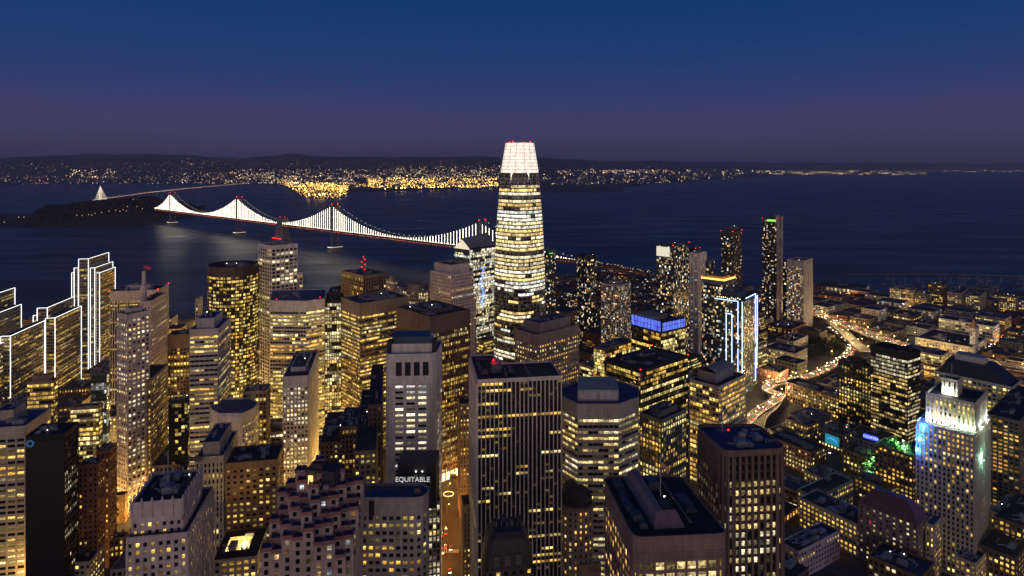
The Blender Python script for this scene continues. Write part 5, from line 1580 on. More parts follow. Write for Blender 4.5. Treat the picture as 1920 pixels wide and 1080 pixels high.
poly, z = pixpoly([(397, 771), (410, 778), (454, 778), (476, 768), (485, 757), (470, 748), (408, 750), (393, 760)], Y=540)
b = Bld('office_block', 'six sided white block with a blank front panel and a blue roof', 'building', centre(poly))
b.tier(poly, 0, z, 'white', dict(fh=3.9, bay=3.3, pier=1.4, span=1.8, rec=.4, proud=.04, mode='mix'), roof=ROOF[3], parapet=1.5, lit=.7, tint='gold', power=.9, blank=(9, 3))
b.one('blank_panel', wallmat(C['white']), lambda mm: mm.prism([poly[1] + Vector((.2, -.6)), poly[2] + Vector((-.2, -.6)), poly[2] + Vector((-.2, .2)), poly[1] + Vector((.2, .2))], 1, z - 1, True)); b.done()
b = S_('office_block', 'cream grid block with slit windows, in front of the six sided block', (419, 857), 366, 446, -100.5, 'cream', dict(fh=3.7, bay=2.5, pier=1.3, span=1.1, rec=.5, proud=.05, mode='mix'), Y=433, lit=.16, tint='gold', power=.9, pent=(.8, .6, 9), roof=ROOF[0], blank=(3.5, 3), single=60, finish=False)
a_ = b.poly[3]; b.one('sign_board', wallmat((.16, .12, .09)), lambda mm: mm.box((a_.x + .5, a_.y - 1, b.z + .6), (9, .6, 3))); q = Vector((a_.x + .5, a_.y - 1.4, b.z + .6))
b.done(60, 6)
S_('orange_block', 'orange brown block with one bright column of windows', (520, 864), 422, 532, -100.5, 'orange', dict(fh=3.75, bay=4.3, pier=2.0, span=2.0, rec=.35, proud=.04, mode='home'), Y=440, lit=.42, tint='gold', power=1.0, roof=ROOF[1], single=100, blank=(4, 3), units=5)
S_('stone_tower', 'slim white stone tower with bright square windows, in front of the bowed pale tower', (578, 706), 530, 597, -100.5, 'white', dict(fh=3.7, bay=3.1, pier=1.3, span=1.5, rec=.5, proud=.3, mode='mix'), Y=560, lit=.75, tint='warm', power=.9, roof=ROOF[0], blank=(9, 3), pent=(.6, .6, 4), single=80, min_area=6)
S_('office_block', 'low tan block with a dark roof, left of the slim white stone tower', (500, 734), 456, 507, -100.5, 'tan', 'grid', Y=570, lit=.35, tint='gold', roof=ROOF[2])
S_('office_block', 'tall narrow block behind the low tan block', (497, 640), 468, 506, -100.5, 'tan', 'grid', Y=800, lit=.6, tint='gold')
S_('office_block', 'dark block with a speckled flat roof and an arcade of gold arches', (683, 800), 640, 692, -100.5, 'brown', 'grid', Y=500, lit=.25, tint='gold', roof=ROOF[2], tmax=70, units=3)
S_('old_block', 'small tan block with lit square windows under the arcade', (706, 846), 664, 712, -100.5, 'tan', 'punch', Y=455, lit=.9, tint='gold', units=2, roof=ROOF[1])
b = S_('old_block', 'dark roofed old block between the terraced tower and the slim white stone tower', (660, 828), 600, 668, -100.5, 'brown', 'punch', Y=500, lit=.3, tint='gold', units=5, roof=ROOF[4])
S_('brown_wall_block', 'tall dark brown blank walled block left of the white four panel tower', (716, 760), 690, 719, -100.5, 'brown', 'punch', Y=500, lit=.03, units=1)
S_('office_block', 'narrow tan punched block behind the black finned tower', (862, 760), 858, 886, -10.5, 'tan', 'smallpunch', Y=560, lit=.5, tint='gold', units=1)
S_('narrow_building', 'narrow brown building squeezed along the street beside the black finned tower', (868, 950), 864, 890, -10.5, 'tan', 'smallpunch', Y=440, lit=.3, tint='gold', units=1)
# courtyard block
oc, oz = foot((482, 1042), 400, 500, -100.5, Y=400)
b = Bld('courtyard_block', 'low dark roofed block with a glowing light court, lower left', 'building', centre(oc))
ic_ = scaled(oc, .50, .55, (.02, .05)); wl3 = wallmat(C['cream'])
for i in range(4):
    j = (i + 1) % 4
    b.part('roof', ROOF[4]).quad((*oc[i], oz), (*oc[j], oz), (*ic_[j], oz), (*ic_[i], oz))
    b.facade(oc[i], oc[j], 0, oz, wl3, 'low', .6, 'gold', 1, (2, 2))
    b.facade(ic_[j], ic_[i], oz - 26, oz, wl3, dict(fh=4.2, bay=2.6, pier=.7, span=1.2, rec=.3, proud=.04, mode='mix'), 2.0, 'gold', 1.1, (2.5, 0))
b.part('floor', wallmat(C['cream'])).poly([(*v, oz - 26) for v in ic_])
b.one('court_floor', emit('court_floor_glow', (1, .62, .16), .9), lambda mm: mm.poly([(*v, oz - 25.8) for v in inset(ic_, 1)]))  # lamplight on the court floor, put in as the floor's own glow
e = bpy.data.lights.new('court_lamp', 'POINT'); e.energy = 26000; e.color = (1, .66, .25); e.shadow_soft_size = 2
o = bpy.data.objects.new('court_lamp', e); COL.objects.link(o); o.parent = b.root; o.location = Vector((*centre(ic_), oz - 10)) - b.org
NAMED.append((centre(oc), 22, oc)); b.units(oc, oz, 2); b.done()

LOW = [  # name, label, near corner, xl, xr, r, Z, wall, roof, lit
 ('low_building', 'white corner building with bright windows down its right side, beside the black tower', (158, 962), 117, 189, -100.5, 38, 'cream', 0, .8),
 ('low_building', 'flat black roofed building at the left border, its side wall lit gold', (112, 1010), -20, 136, -100.5, 30, 'tan', 4, .6),
 ('low_building', 'tan building with a square tower house at the bottom left', (170, 1055), 108, 196, -100.5, 26, 'cream', 1, .5),
 ('low_building', 'low grey roof next to the ornate tower', (232, 1010), 150, 240, -100.5, 20, 'umber', 4, .5),
 ('low_building', 'narrow cream building right of the ornate tower', (412, 985), 384, 424, -100.5, 36, 'pink', 4, .7),
 ('low_building', 'low brown building behind the ornate tower, roof lit gold', (234, 930), 190, 240, -100.5, 24, 'orange', 1, 1.2),
 ('low_building', 'dark gabled old building left of the cream grid block', (338, 872), 283, 372, -100.5, 48, 'umber', 1, .15),
 ('corner_building', 'low sharp cornered building with a pinkish window band, below the brown ribbed tower', (1497, 1037), 1462, 1575, -32, 22, 'pink', 4, .15),
 ('long_block', 'yellow lit long block with square bays, right of the brown ribbed tower', (1607, 986), 1498, 1640, -32, 26, 'cream', 1, 1.2),
 ('low_building', 'gold windowed building with a lit side, left of the red roofed block', (1530, 935), 1495, 1600, -33, 24, 'cream', 4, 1.3),
 ('low_building', 'white building with gold street front, in the middle of the lower right', (1566, 908), 1507, 1594, -33, 18, 'tan', 2, .9),
 ('low_building', 'dark roofed building with a gold lit cornice, above the red roofed block', (1665, 920), 1602, 1702, -33, 22, 'tan', 4, .7),
 ('low_building', 'brown low building with bright square windows, left of the roof garden', (1615, 885), 1612, 1665, -40, 24, 'umber', 1, 1.0),
 ('low_building', 'brick building below the blue sign', (1622, 858), 1580, 1645, -33, 24, 'brick', 4, .3),
 ('low_building', 'building with a glowing blue green billboard on its side', (1581, 818), 1534, 1604, -33, 24, 'dgrey', 1, .2),
 ('low_building', 'low block with a small bright gold end wall, left of the billboard building', (1512, 800), 1472, 1535, -33, 20, 'tan', 1, 1.1),
 ('long_block', 'long brick block with gold windows along the street, right of the ramp', (1520, 850), 1440, 1550, -33, 24, 'brick', 1, .9),
 ('low_building', 'pale building with gold side windows at the right border', (1830, 1060), 1790, 1850, -38, 22, 'cream', 4, .9),
 ('low_building', 'dark building with a bright gold roof lantern, lower right corner', (1905, 1050), 1832, 1960, -38, 26, 'brown', 4, .9),
 ('low_building', 'yellow lit low block right of the floodlit tower', (1882, 968), 1857, 1912, -38, 34, 'cream', 1, 1.0),
 ('low_building', 'dark block with a strip of white windows, right border', (1950, 1000), 1862, 1990, -38, 36, 'brown', 4, .7),
 ('low_building', 'flat grey shed in the bend of the two beaded ramps', (1520, 792), 1478, 1560, -33, 12, 'grey', 2, .4),
 ('low_building', 'small pale workshop between the exit ramp and the long brick block', (1475, 820), 1438, 1508, -33, 11, 'pale', 1, .6),
 ('stone_block', 'cream stone block behind the red roofed block, square windows', (1752, 988), 1735, 1790, -42, 42, 'cream', 1, .8),
 ('roof_garden_block', 'brown block with a green lit roof garden, left of the floodlit tower', (1712, 856), 1640, 1730, -38, 52, 'umber', 0, .7),
 ('waterfront_block', 'first pale apartment block on the far right waterfront', (1712, 545), 1668, 1718, -47, 40, 'tan', 1, .9),
 ('waterfront_block', 'second apartment block on the far right waterfront, lower', (1738, 552), 1715, 1744, -47, 34, 'dgrey', 1, .9),
 ('waterfront_block', 'third apartment block on the far right waterfront, the tallest', (1768, 536), 1740, 1776, -47, 46, 'brown', 1, .8),
 ('waterfront_block', 'fourth apartment block on the far right waterfront, grey', (1802, 551), 1776, 1816, -47, 38, 'grey', 1, .5),
 ('waterfront_block', 'fifth apartment block on the far right waterfront, wide and grey', (1838, 556), 1810, 1850, -47, 34, 'grey', 1, .7),
 ('waterfront_block', 'sixth apartment block on the far right waterfront, near the border', (1905, 558), 1872, 1925, -47, 34, 'umber', 1, .8),
 ('low_building', 'rust red low block below the pale flat capped tower', (1485, 618), 1440, 1512, -44, 26, 'brick', 1, .3),
 ('low_building', 'white small block in front of the rust red block', (1488, 642), 1455, 1515, -44, 22, 'pale', 1, .5),
 ('low_building', 'grey terraced block beside the dark trees', (1492, 664), 1433, 1514, -44, 24, 'grey', 1, .7),
 ('low_building', 'dark red low block right of the outlined blue tower', (1462, 700), 1424, 1478, -44, 22, 'brick', 4, .3),
]
SIGNY = 0
for (nm, lb, c_, xl, xr, r, Z, wc, rf, lt) in LOW:
    b = simple(nm, lb, c_, xl, xr, r, wc, dict(fh=3.9, bay=3.5, pier=1.5, span=1.7, rec=.4, proud=.04, mode='mix'), Z=Z, lit=lt, tint='gold', power=.9,
               roof=ROOF[rf], units=random.Random(hash_str(lb)).randint(3, 8), blank=(1.5, 1.5), finish=False, tmax=110)
    if 'glowing blue green' in lb:
        q3, q0 = b.poly[3], b.poly[0]; e = (q0 - q3).normalized(); nn = Vector((e.y, -e.x)) * .6
        bb = emit('billboard_light', (.01, .22, .30), 1.0); L_ = (q0 - q3).length
        def fn(mm):
            a_, b2 = q3 + e * L_ * .3 + nn, q3 + e * L_ * .85 + nn; mm.quad((*a_, b.z - 13), (*b2, b.z - 13), (*b2, b.z - 3), (*a_, b.z - 3))
        b.one('billboard', bb, fn)
        def fn(mm):
            for k in range(14):
                t0, t1 = k / 14, (k + 1) / 14; zz = b.z - 8
                f_ = lambda t: (*(q3 + e * L_ * (.38 + .38 * t) + nn * 1.1), zz + 2.6 * math.sin(math.pi * t) )
                g_ = lambda t: (*(q3 + e * L_ * (.38 + .38 * t) + nn * 1.1), zz - 1.2 + 2.0 * math.sin(math.pi * t * 1.1))
                mm.quad(g_(t0), g_(t1), f_(t1), f_(t0))
        b.one('billboard_figure', emit('billboard_blue', (.06, .35, 1), 1.2), fn)
    if 'garden' in lb:
        for i in range(7):
            q = b.poly[0].lerp(b.poly[2], .2 + .1 * i) + Vector((random.Random(i).uniform(-8, 8), 0))
            def fn(mm):
                r2 = random.Random(i)
                for k in range(60):
                    v = Vector((q.x + r2.gauss(0, 1.6), q.y + r2.gauss(0, 1.6), b.z + 2.4 + r2.gauss(0, 1.2))); u = Vector((r2.uniform(-1, 1), r2.uniform(-1, 1), r2.uniform(-1, 1))).normalized() * .7; w = u.orthogonal().normalized() * .5
                    mm.quad(v - u - w, v + u - w, v + u + w, v - u + w)
                mm.bar((q.x, q.y, b.z), (q.x, q.y, b.z + 2.5), .3)
            b.one('roof_tree', wallmat((.05, .12, .03)), fn)
        for i in range(3):
            q = b.poly[0].lerp(b.poly[2], .3 + .2 * i)
            e = bpy.data.lights.new('garden_lamp', 'POINT'); e.energy = 7000; e.color = (.35, 1, .3); e.shadow_soft_size = .5
            o = bpy.data.objects.new('garden_lamp', e); COL.objects.link(o); o.parent = b.root; o.location = Vector((q.x - 2, q.y - 3, b.z + 5)) - b.org
            b.one('garden_lamp_head', emit('garden_lens_%d' % i, (.7, 1, .6), 5), lambda mm: mm.octa((q.x - 2, q.y - 3, b.z + 5.5), .5))
    b.done()
# red hipped roof block
b = simple('red_roof_block', 'pinkish grey block with a big dark red hipped roof', (1722, 984), 1609, 1738, -40, (.26, .19, .20), dict(fh=3.9, bay=4.6, pier=3.0, span=2.1, rec=.4, proud=.04, mode='home'), Y=470, lit=.42, tint='warm', units=0, blank=(1.5, 2), finish=False, parapet=0)
pp = inset(b.poly, -.8); pt_ = scaled(b.poly, .35, .55)
def hip(mm):
    for i in range(4):
        j = (i + 1) % 4; mm.quad((*pp[i], b.z), (*pp[j], b.z), (*pt_[j], b.z + 12), (*pt_[i], b.z + 12))
    mm.poly([(*v, b.z + 12) for v in pt_])
b.one('hipped_roof', wallmat((.16, .07, .085), .7), hip); b.mast(b.poly[0].x, b.poly[0].y + 2, b.z, b.z + 9, .3, False)
sg = P(1625, 993, Y=b.poly[3].y + 6)
b.one('red_sign', emit('red_sign_light', (1, .03, .03), 2), lambda mm: mm.box((b.poly[3].x + 6, b.poly[3].y - 6.2, b.z - 12), (1.2, 1, 3)))
b.done(60, 6)

# ================================================================ roads
FREE = [(1240, 528), (1320, 541), (1385, 553), (1440, 568), (1500, 583), (1540, 592), (1600, 613), (1650, 633), (1700, 648), (1745, 660), (1800, 668), (1920, 690)]
RAMP = [(1556, 612), (1578, 628), (1596, 645), (1592, 662), (1565, 682), (1530, 701), (1490, 711), (1440, 716)]
RAMP3 = [(1482, 716), (1455, 720), (1438, 729), (1448, 737), (1463, 742), (1446, 757), (1418, 775), (1402, 791), (1395, 814)]
RAMP4 = [(1463, 742), (1450, 764), (1430, 782), (1421, 812)]
RAMP2 = [(1545, 596), (1575, 616), (1600, 640), (1625, 660)]
road_grey = wallmat((.11, .10, .09), .8, .25, .08)
conc2 = wallmat((.22, .19, .16), .8, .3, .05)
PATHS = []
def smooth_path(pts, Z, n=8):
    w = [P(x, y, Z) for x, y in pts]; out = []
    for i in range(len(w) - 1):
        p0, p1, p2, p3 = w[max(0, i - 1)], w[i], w[i + 1], w[min(len(w) - 1, i + 2)]
        for k in range(n):
            t = k / n
            out.append(.5 * ((2 * p1) + (p2 - p0) * t + (2 * p0 - 5 * p1 + 4 * p2 - p3) * t * t + (3 * p1 - p0 - 3 * p2 + p3) * t ** 3))
    out.append(w[-1]); return out
def roadway(name, pts, Z, half, label, pillars=True):
    path = smooth_path(pts, Z)
    L, Rr = [], []
    for i, p in enumerate(path):
        d = (path[min(i + 1, len(path) - 1)] - path[max(0, i - 1)]).normalized(); s = Vector((d.y, -d.x, 0))
        L.append(p - s * half); Rr.append(p + s * half)
    m = MB(); w = MB(); mk = MB()
    up = Vector((0, 0, 1))
    for i in range(len(path) - 1):
        m.quad(Rr[i], Rr[i + 1], L[i + 1], L[i])
        m.quad(L[i] - up * 1.6, L[i + 1] - up * 1.6, Rr[i + 1] - up * 1.6, Rr[i] - up * 1.6)
        for A, B2, sg in ((L[i], L[i + 1], 1), (Rr[i], Rr[i + 1], -1)):
            w.bar(A - up * .4, B2 - up * .4, .35, 2.6)
        if i % 2 == 0:
            for k in (-.5, 0, .5):
                a_, b2 = path[i] + (Rr[i] - path[i]) * k, path[i + 1] + (Rr[i + 1] - path[i + 1]) * k
                s = (Rr[i] - L[i]).normalized() * .12
                mk.quad(a_ + s + up * .03, b2 + s + up * .03, b2 - s + up * .03, a_ - s + up * .03)
    o = tag(m.build(name, road_grey), kind='structure')
    w.build('barrier', conc2, o); mk.build('lane_marking', wallmat((.6, .6, .55)), o)
    if pillars and Z > 5:
        for i in range(0, len(path), 5):
            p = path[i]; mm = MB(); mm.box((p.x, p.y, Z / 2 - 1), (2, 2, Z - 2)); mm.box((p.x, p.y, Z - 2.4), (half * 1.4, 2.4, 1.6)); mm.build('pillar', conc2, o)
    PATHS.append((path, half))
    return path
p_free = roadway('freeway', FREE, 18, 13, '')
p_ramp = roadway('ramp_road', RAMP, 11, 7, '')
p_ramp2 = roadway('slip_road', RAMP2, 14, 9, '')
p_ramp3 = roadway('spiral_ramp', RAMP3, 9, 6, '')
p_ramp4 = roadway('exit_ramp', RAMP4, 8.5, 5, '')
for nm_, pth_, hf_ in (('spiral_ramp', p_ramp3, 6), ('exit_ramp', p_ramp4, 5), ('freeway', p_free, 13)):
    m = MB(); rr = random.Random(len(nm_))
    for i in range(len(pth_) - 1):
        d = (pth_[i + 1] - pth_[i]); k_ = max(1, int(d.length / (7 if hf_ < 10 else 12))); s = Vector((d.y, -d.x, 0)).normalized() * hf_
        for j in range(k_):
            q = pth_[i] + d * j / k_
            for sg in ((1, -1) if hf_ < 10 else (1,)): m.octa(q + s * sg + Vector((0, 0, 1.5)), .5, rr.choice([(1.8, 1.0, .6), (1.6, .8, .4), (2.0, 1.3, .9)]))
    m.build('barrier_light_beads', LIGHTS, bpy.data.objects[nm_])['kind'] = 'stuff'  # added beads of light: edge lamps, and car light reflected by the barriers
# approach viaduct of the bridge, down to the freeway
va = [Vector((*(bp(-.16)).xy, DZ)), Vector((*(bp(-.24)).xy, 60))] + [P(x, y, Z) for x, y, Z in [(1130, 508, 46), (1200, 520, 36), (1260, 533, 27), (1320, 541, 18.2)]]
m = MB(); w = MB()
for a_, b2 in zip(va, va[1:]):
    d = (b2 - a_).normalized(); s = Vector((d.y, -d.x, 0)) * 11
    for dz in (0, -7.5):
        m.quad(a_ + s + Vector((0, 0, dz)), b2 + s + Vector((0, 0, dz)), b2 - s + Vector((0, 0, dz)), a_ - s + Vector((0, 0, dz)))
    for sg in (1, -1): w.bar(a_ + s * sg + Vector((0, 0, -.5)), b2 + s * sg + Vector((0, 0, -.5)), .6, 3); w.bar(a_ + s * sg + Vector((0, 0, -8)), b2 + s * sg + Vector((0, 0, -8)), .6, 2.4)
    n_ = max(1, int((b2 - a_).length / 45))
    for i in range(n_):
        q = a_.lerp(b2, i / n_); w.bar((q.x, q.y, 0), (q.x, q.y, q.z - 1), 3.5)
vo = tag(m.build('viaduct', road_grey), kind='structure'); w.build('viaduct_rail', conc2, vo)
m = MB(); rr = random.Random(6)
vl = sum((b2 - a_).length for a_, b2 in zip(va, va[1:]))
for a_, b2 in zip(va, va[1:]):
    n_ = int((b2 - a_).length / 5)
    for i in range(n_):
        q = a_.lerp(b2, i / n_); d = (b2 - a_).normalized(); s = Vector((d.y, -d.x, 0)) * 9
        m.octa(q - s * rr.uniform(-1, 1) + Vector((0, 0, 1.2)), .75, rr.choice([(1.9, 1.3, .7), (1.7, 1.0, .45), (1.4, .9, .5)]))
        m.octa(q + s * 1.15 + Vector((0, 0, -5.5)), .7, rr.choice([(1.0, .12, .05), (1.3, .3, .08), (.4, .06, .02)]))
m.build('viaduct_lights', LIGHTS, vo)['kind'] = 'stuff'

# ---------------------------------------------------------------- blocks of the street grid with kerbed pavements, filled with low buildings
def inside(q, poly, marg=0.0):
    for i in range(len(poly)):
        a_, b2 = poly[i], poly[(i + 1) % len(poly)]
        e = b2 - a_
        if e.length < .01: continue
        if (q - a_).dot(Vector((e.y, -e.x)).normalized()) > marg: return False
    return True
def blocked(q, rad):
    for (c, r_, poly) in NAMED:
        if (c - q).length > r_ + rad + 3: continue
        if poly is None: return True
        for k in range(13):
            t = q if k == 12 else q + Vector((math.cos(k * math.pi / 6), math.sin(k * math.pi / 6))) * rad
            if inside(t, poly, 2.0): return True
        if inside(q, poly, rad * .8): return True
    for path, half in PATHS:
        for p in path:
            if (p.xy - q).length < half + rad + 2: return True
    return False
def inland(q):
    cc_ = coast_pts()
    for a_, b2 in zip(cc_, cc_[1:]):
        if a_.x <= q.x <= b2.x:
            return q.y < a_.y + (b2.y - a_.y) * (q.x - a_.x) / (b2.x - a_.x) - 22
    return False
def market_side(q):
    """positive south of the diagonal main street"""
    o = Vector((-52, 610)); d = dr(-44).xy
    v = q - o; return v.x * d.y - v.y * d.x
NAMES = [('low_building', 'low'), ('loft_building', 'loft'), ('corner_shop_block', 'corner'), ('warehouse', 'plain')]
COLW = [('brick red', 'brick'), ('tan', 'tan'), ('cream', 'cream'), ('dark brown', 'brown'), ('grey', 'grey'), ('pale', 'pale'), ('umber', 'umber'), ('charcoal', 'dgrey'), ('ochre', 'orange')]
ROOFW = [('blue grey', 0), ('black', 1), ('pale grey', 2), ('dark', 4)]
fill_rng = random.Random(77)
LAND = [(b_, px((b_.org.x, b_.org.y, 15))) for b_ in RECORD]
def shortname(lb):
    return lb.split(',')[0]
used = set(); FILL = []
def direction_word(dx, dy):
    a = ''
    if abs(dx) > abs(dy) * 1.6: a = 'right of' if dx > 0 else 'left of'
    elif dy < 0: a = 'beyond' if abs(dx) < abs(dy) * .5 else ('beyond and right of' if dx > 0 else 'beyond and left of')
    else: a = 'in front of' if abs(dx) < abs(dy) * .5 else ('in front and right of' if dx > 0 else 'in front and left of')
    return a
def fill(u0, v0, ang, O, bw, bl, street, region, hfun, cap):
    du, dv = dr(ang).xy, dr(ang + 90).xy
    pave = MB()
    for i in range(-14, 15):
        for j in range(-14, 15):
            base = O + du * (i * (bl + street)) + dv * (j * (bw + street))
            cen = base + du * bl / 2 + dv * bw / 2
            if not region(cen) or cen.y < 240 or not inland(cen): continue
            x_, y_ = px((cen.x, cen.y, 0))
            if x_ < -160 or x_ > 2080 or y_ > 1300: continue
            q = [base, base + dv * bw, base + dv * bw + du * bl, base + du * bl]
            if all(inland(v) for v in q): pave.prism(q, GZ, GZ + .15, True)
            nu, nv = max(1, int(bl / fill_rng.uniform(30, 44))), max(1, int(bw / fill_rng.uniform(26, 38)))
            for a in range(nu):
                for c in range(nv):
                    if 0 < a < nu - 1 and 0 < c < nv - 1 and fill_rng.random() < .5: continue
                    l0, l1 = a / nu * bl + 2.5, (a + 1) / nu * bl - fill_rng.choice([1, 1, 3])
                    w0, w1 = c / nv * bw + 2.5, (c + 1) / nv * bw - fill_rng.choice([1, 1, 3])
                    pl = [base + du * l0 + dv * w0, base + du * l0 + dv * w1, base + du * l1 + dv * w1, base + du * l1 + dv * w0]
                    cc_ = centre(pl); rad = max((v - cc_).length for v in pl) * .74
                    if blocked(cc_, rad) or not region(cc_) or not inland(cc_): continue
                    h = hfun(cc_)
                    if h <= 0: continue
                    x_, y_ = px((cc_.x, cc_.y, h))
                    if x_ < -60 or x_ > 1980 or y_ > 1110: continue
                    FILL.append((pl, h, (x_, y_), cc_, du, dv))
    return pave
Om = Vector((-52, 610))
def soma(q): return market_side(q) > 22
def north(q): return market_side(q) < -18
def hs(q):
    x_, y_ = px((q.x, q.y, 15))
    if 1040 < x_ < 1440 and y_ < 900: return fill_rng.choice([18, 26, 34, 40, 30])
    if x_ > 1440: return fill_rng.choice([9, 12, 14, 18, 22, 13, 16, 24])
    return fill_rng.choice([22, 30, 38, 26])
def hn(q):
    x_, y_ = px((q.x, q.y, 15))
    if y_ > 980: return fill_rng.choice([16, 20, 24, 18])
    return fill_rng.choice([26, 34, 42, 30, 22])
pv1 = fill(0, 0, -40, Om + dr(50).xy * 26, 92, 150, 22, soma, hs, 0)
pv2 = fill(0, 0, -10.5, Om + Vector((-10, 14)), 78, 118, 17, north, hn, 0)
kerb = wallmat((.085, .08, .078), .85, .3, .2)
for k, pv in enumerate((pv1, pv2)): tag(pv.build('pavement', kerb), kind='structure')

# what can be seen from the frame: skip lots hidden behind the towers (ray march over taken footprints)
def hidden(q, h):
    """true when every sampled sight line to the roof crosses a taller named tower"""
    return False
FILL.sort(key=lambda f: f[3].y)
FILL = [f for f in FILL if f[3].y > 300]
REST = FILL[290:]; FILL = FILL[:290]
count = {}
STO = ['one', 'two', 'three', 'four', 'five', 'six', 'seven', 'eight', 'nine', 'ten', 'eleven', 'twelve', 'thirteen']
ORD = ['nearest', 'second nearest', 'third nearest', 'fourth nearest', 'fifth nearest', 'sixth nearest', 'seventh nearest', 'eighth nearest', 'ninth nearest', 'tenth nearest', 'eleventh nearest', 'twelfth nearest']
for (pl, h, (x_, y_), cc_, du, dv) in FILL:
    cw_, ck = fill_rng.choice(COLW); rw, rk = fill_rng.choice(ROOFW)
    nm, kindw = fill_rng.choice(NAMES)
    lm = min((l_ for l_ in LAND if not l_[0].root.name.startswith('distant')), key=lambda l_: (l_[1][0] - x_) ** 2 + ((l_[1][1] - y_) * 1.3) ** 2)
    wd = direction_word(x_ - lm[1][0], y_ - lm[1][1])
    short = shortname(lm[0].root['label']).split(' with ')[0]
    short = ' '.join(short.split()[:6])
    st_ = STO[min(12, max(0, int(h / 3.8) - 1))]
    size = 'wide' if (pl[1] - pl[0]).length > 30 else 'narrow'
    lb = '%s %s %s block, %s storeys, %s roof, %s the %s' % (size, cw_, kindw, st_, rw, wd, short)
    key = lb; k = count.get(key, 0); count[key] = k + 1
    if k: lb = '%s %s %s block, %s storeys, %s roof, %s %s the %s' % (ORD[min(k, 11)], size, cw_, st_, rw, kindw, wd, short)
    b = Bld(nm, ' '.join(lb.split()[:16]), 'building', (cc_.x, cc_.y, GZ), 'low buildings of the street grid')
    lt = fill_rng.choice([.05, .12, .25, .45, .8])
    sty = dict(fh=fill_rng.choice([3.6, 4.0, 4.4]), bay=fill_rng.choice([3.0, 3.8, 4.6]), pier=fill_rng.choice([.7, 1.4, 1.9]), span=fill_rng.choice([1.4, 1.8, 2.2]), rec=.35, proud=.04, mode='mix')
    b.tier(pl, GZ, h, tuple(k_ * .7 for k_ in C[ck]), sty, ROOF[rk], fill_rng.choice([.6, 1.0, 1.5]), lt, fill_rng.choice(['gold', 'gold', 'amber', 'warm']), .85, (1.2, 1.0))
    NAMED.pop()
    if cc_.y < 900: b.units(pl, h, fill_rng.randint(2, 5))
    else: b.units(pl, h, 1)
    b.done()

# the rest of the low town, too many to tell apart at that distance
if REST:
    b = Bld('low_town', None, None, (REST[0][3].x, REST[0][3].y, GZ), seed=5)
    b.root['kind'] = 'stuff'
    for (pl, h, xy_, cc_, du, dv) in REST:
        ck = fill_rng.choice(COLW)[1]
        b.tier(pl, GZ, h, C[ck], dict(fh=4.0, bay=4.6, pier=1.6, span=1.9, rec=.35, proud=.04, mode='home'), ROOF[fill_rng.choice((0, 1, 4))], 1, fill_rng.choice([.05, .15, .3, .5]), 'home', .8, (1.2, 1))
        NAMED.pop()
    b.done()

# ---------------------------------------------------------------- street lamps with their light
lamp_rng = random.Random(31)
HEADM = emit('sodium_lamp', (1.0, .52, .14), 30.0, False)
HEADW = emit('white_lamp', (1.0, .85, .6), 30.0, False)
poleM = MB(); poleM.bar((0, 0, 0), (0, 0, 9), .22); poleM.bar((0, 0, 9), (1.8, 0, 9.3), .15)
headM = MB(); headM.octa((1.9, 0, 9.1), .42)
lp = poleM.build('street_lamp', METAL); lh = headM.build('lamp_head', HEADM, lp)
lp['label'] = 'street lamp with an orange glowing head beside the road'; lp['category'] = 'street lamp'; lp['group'] = 'street lamps along the roads'
LD = bpy.data.lights.new('street_light', 'POINT'); LD.energy = 7500; LD.color = (1.0, .44, .09); LD.shadow_soft_size = .5
LW = bpy.data.lights.new('street_light_white', 'POINT'); LW.energy = 5000; LW.color = (1.0, .80, .50); LW.shadow_soft_size = .5
lights_n = 0
def lamp(x, y, z=GZ, rz=0, first=[True], data=None, dz=0):
    global lights_n
    if first[0]: o, h_ = lp, lh; first[0] = False
    else:
        o = lp.copy(); COL.objects.link(o); h_ = lh.copy(); COL.objects.link(h_); h_.parent = o
    o.location = (x, y, z); o.rotation_euler = (0, 0, rz)
    l_ = bpy.data.objects.new('street_light', data or LD); COL.objects.link(l_); l_.parent = o; l_.location = (1.9, 0, 8.3)
    lights_n += 1
spots = []
def grid_lamps(ang, O, bw, bl, street, region, step):
    du, dv = dr(ang).xy, dr(ang + 90).xy
    for i in range(-14, 15):
        for k in range(-40, 41):
            q = O + du * (i * (bl + street) - street / 2 - 5) + dv * (k * step + 5)
            spots.append((q, ang, region)); q = O + dv * (i * (bw + street) - street / 2 - 5) + du * (k * step + 5)
            spots.append((q, ang + 90, region))
grid_lamps(-40, Om + dr(50).xy * 26, 92, 150, 22, soma, 42)
grid_lamps(-10.5, Om + Vector((-10, 14)), 78, 118, 17, north, 38)
ok = []
for q, ang, region in spots:
    if not region(q) or q.y < 330 or not inland(q) or q.y > 1450: continue
    x_, y_ = px((q.x, q.y, 5))
    if not (-20 < x_ < 1940 and y_ < 1100): continue
    if any((c - q).length < r_ and (_p is None or inside(q, _p, 1.5)) for c, r_, _p in NAMED): continue
    if any((p.xy - q).length < half + 3 for path, half in PATHS for p in path[::3]): continue
    ok.append((q, ang))
lamp_rng.shuffle(ok)
LN = LD.copy(); LN.energy = 52000; LN.color = (1, .56, .14)
LF = LD.copy(); LF.energy = 16000; LF.color = (1, .66, .25)
ok = [t for t in ok if not (800 < px((t[0].x, t[0].y, 5))[0] < 900 and px((t[0].x, t[0].y, 5))[1] > 870)]
ok.sort(key=lambda t: 0 if market_side(t[0]) < 60 and t[0].x < 120 else 1)
for q, ang in ok[:215]: lamp(q.x, q.y, GZ, R(-ang), data=LN if market_side(q) < 60 and q.x < 120 else (LD if lamp_rng.random() < .8 else LW))
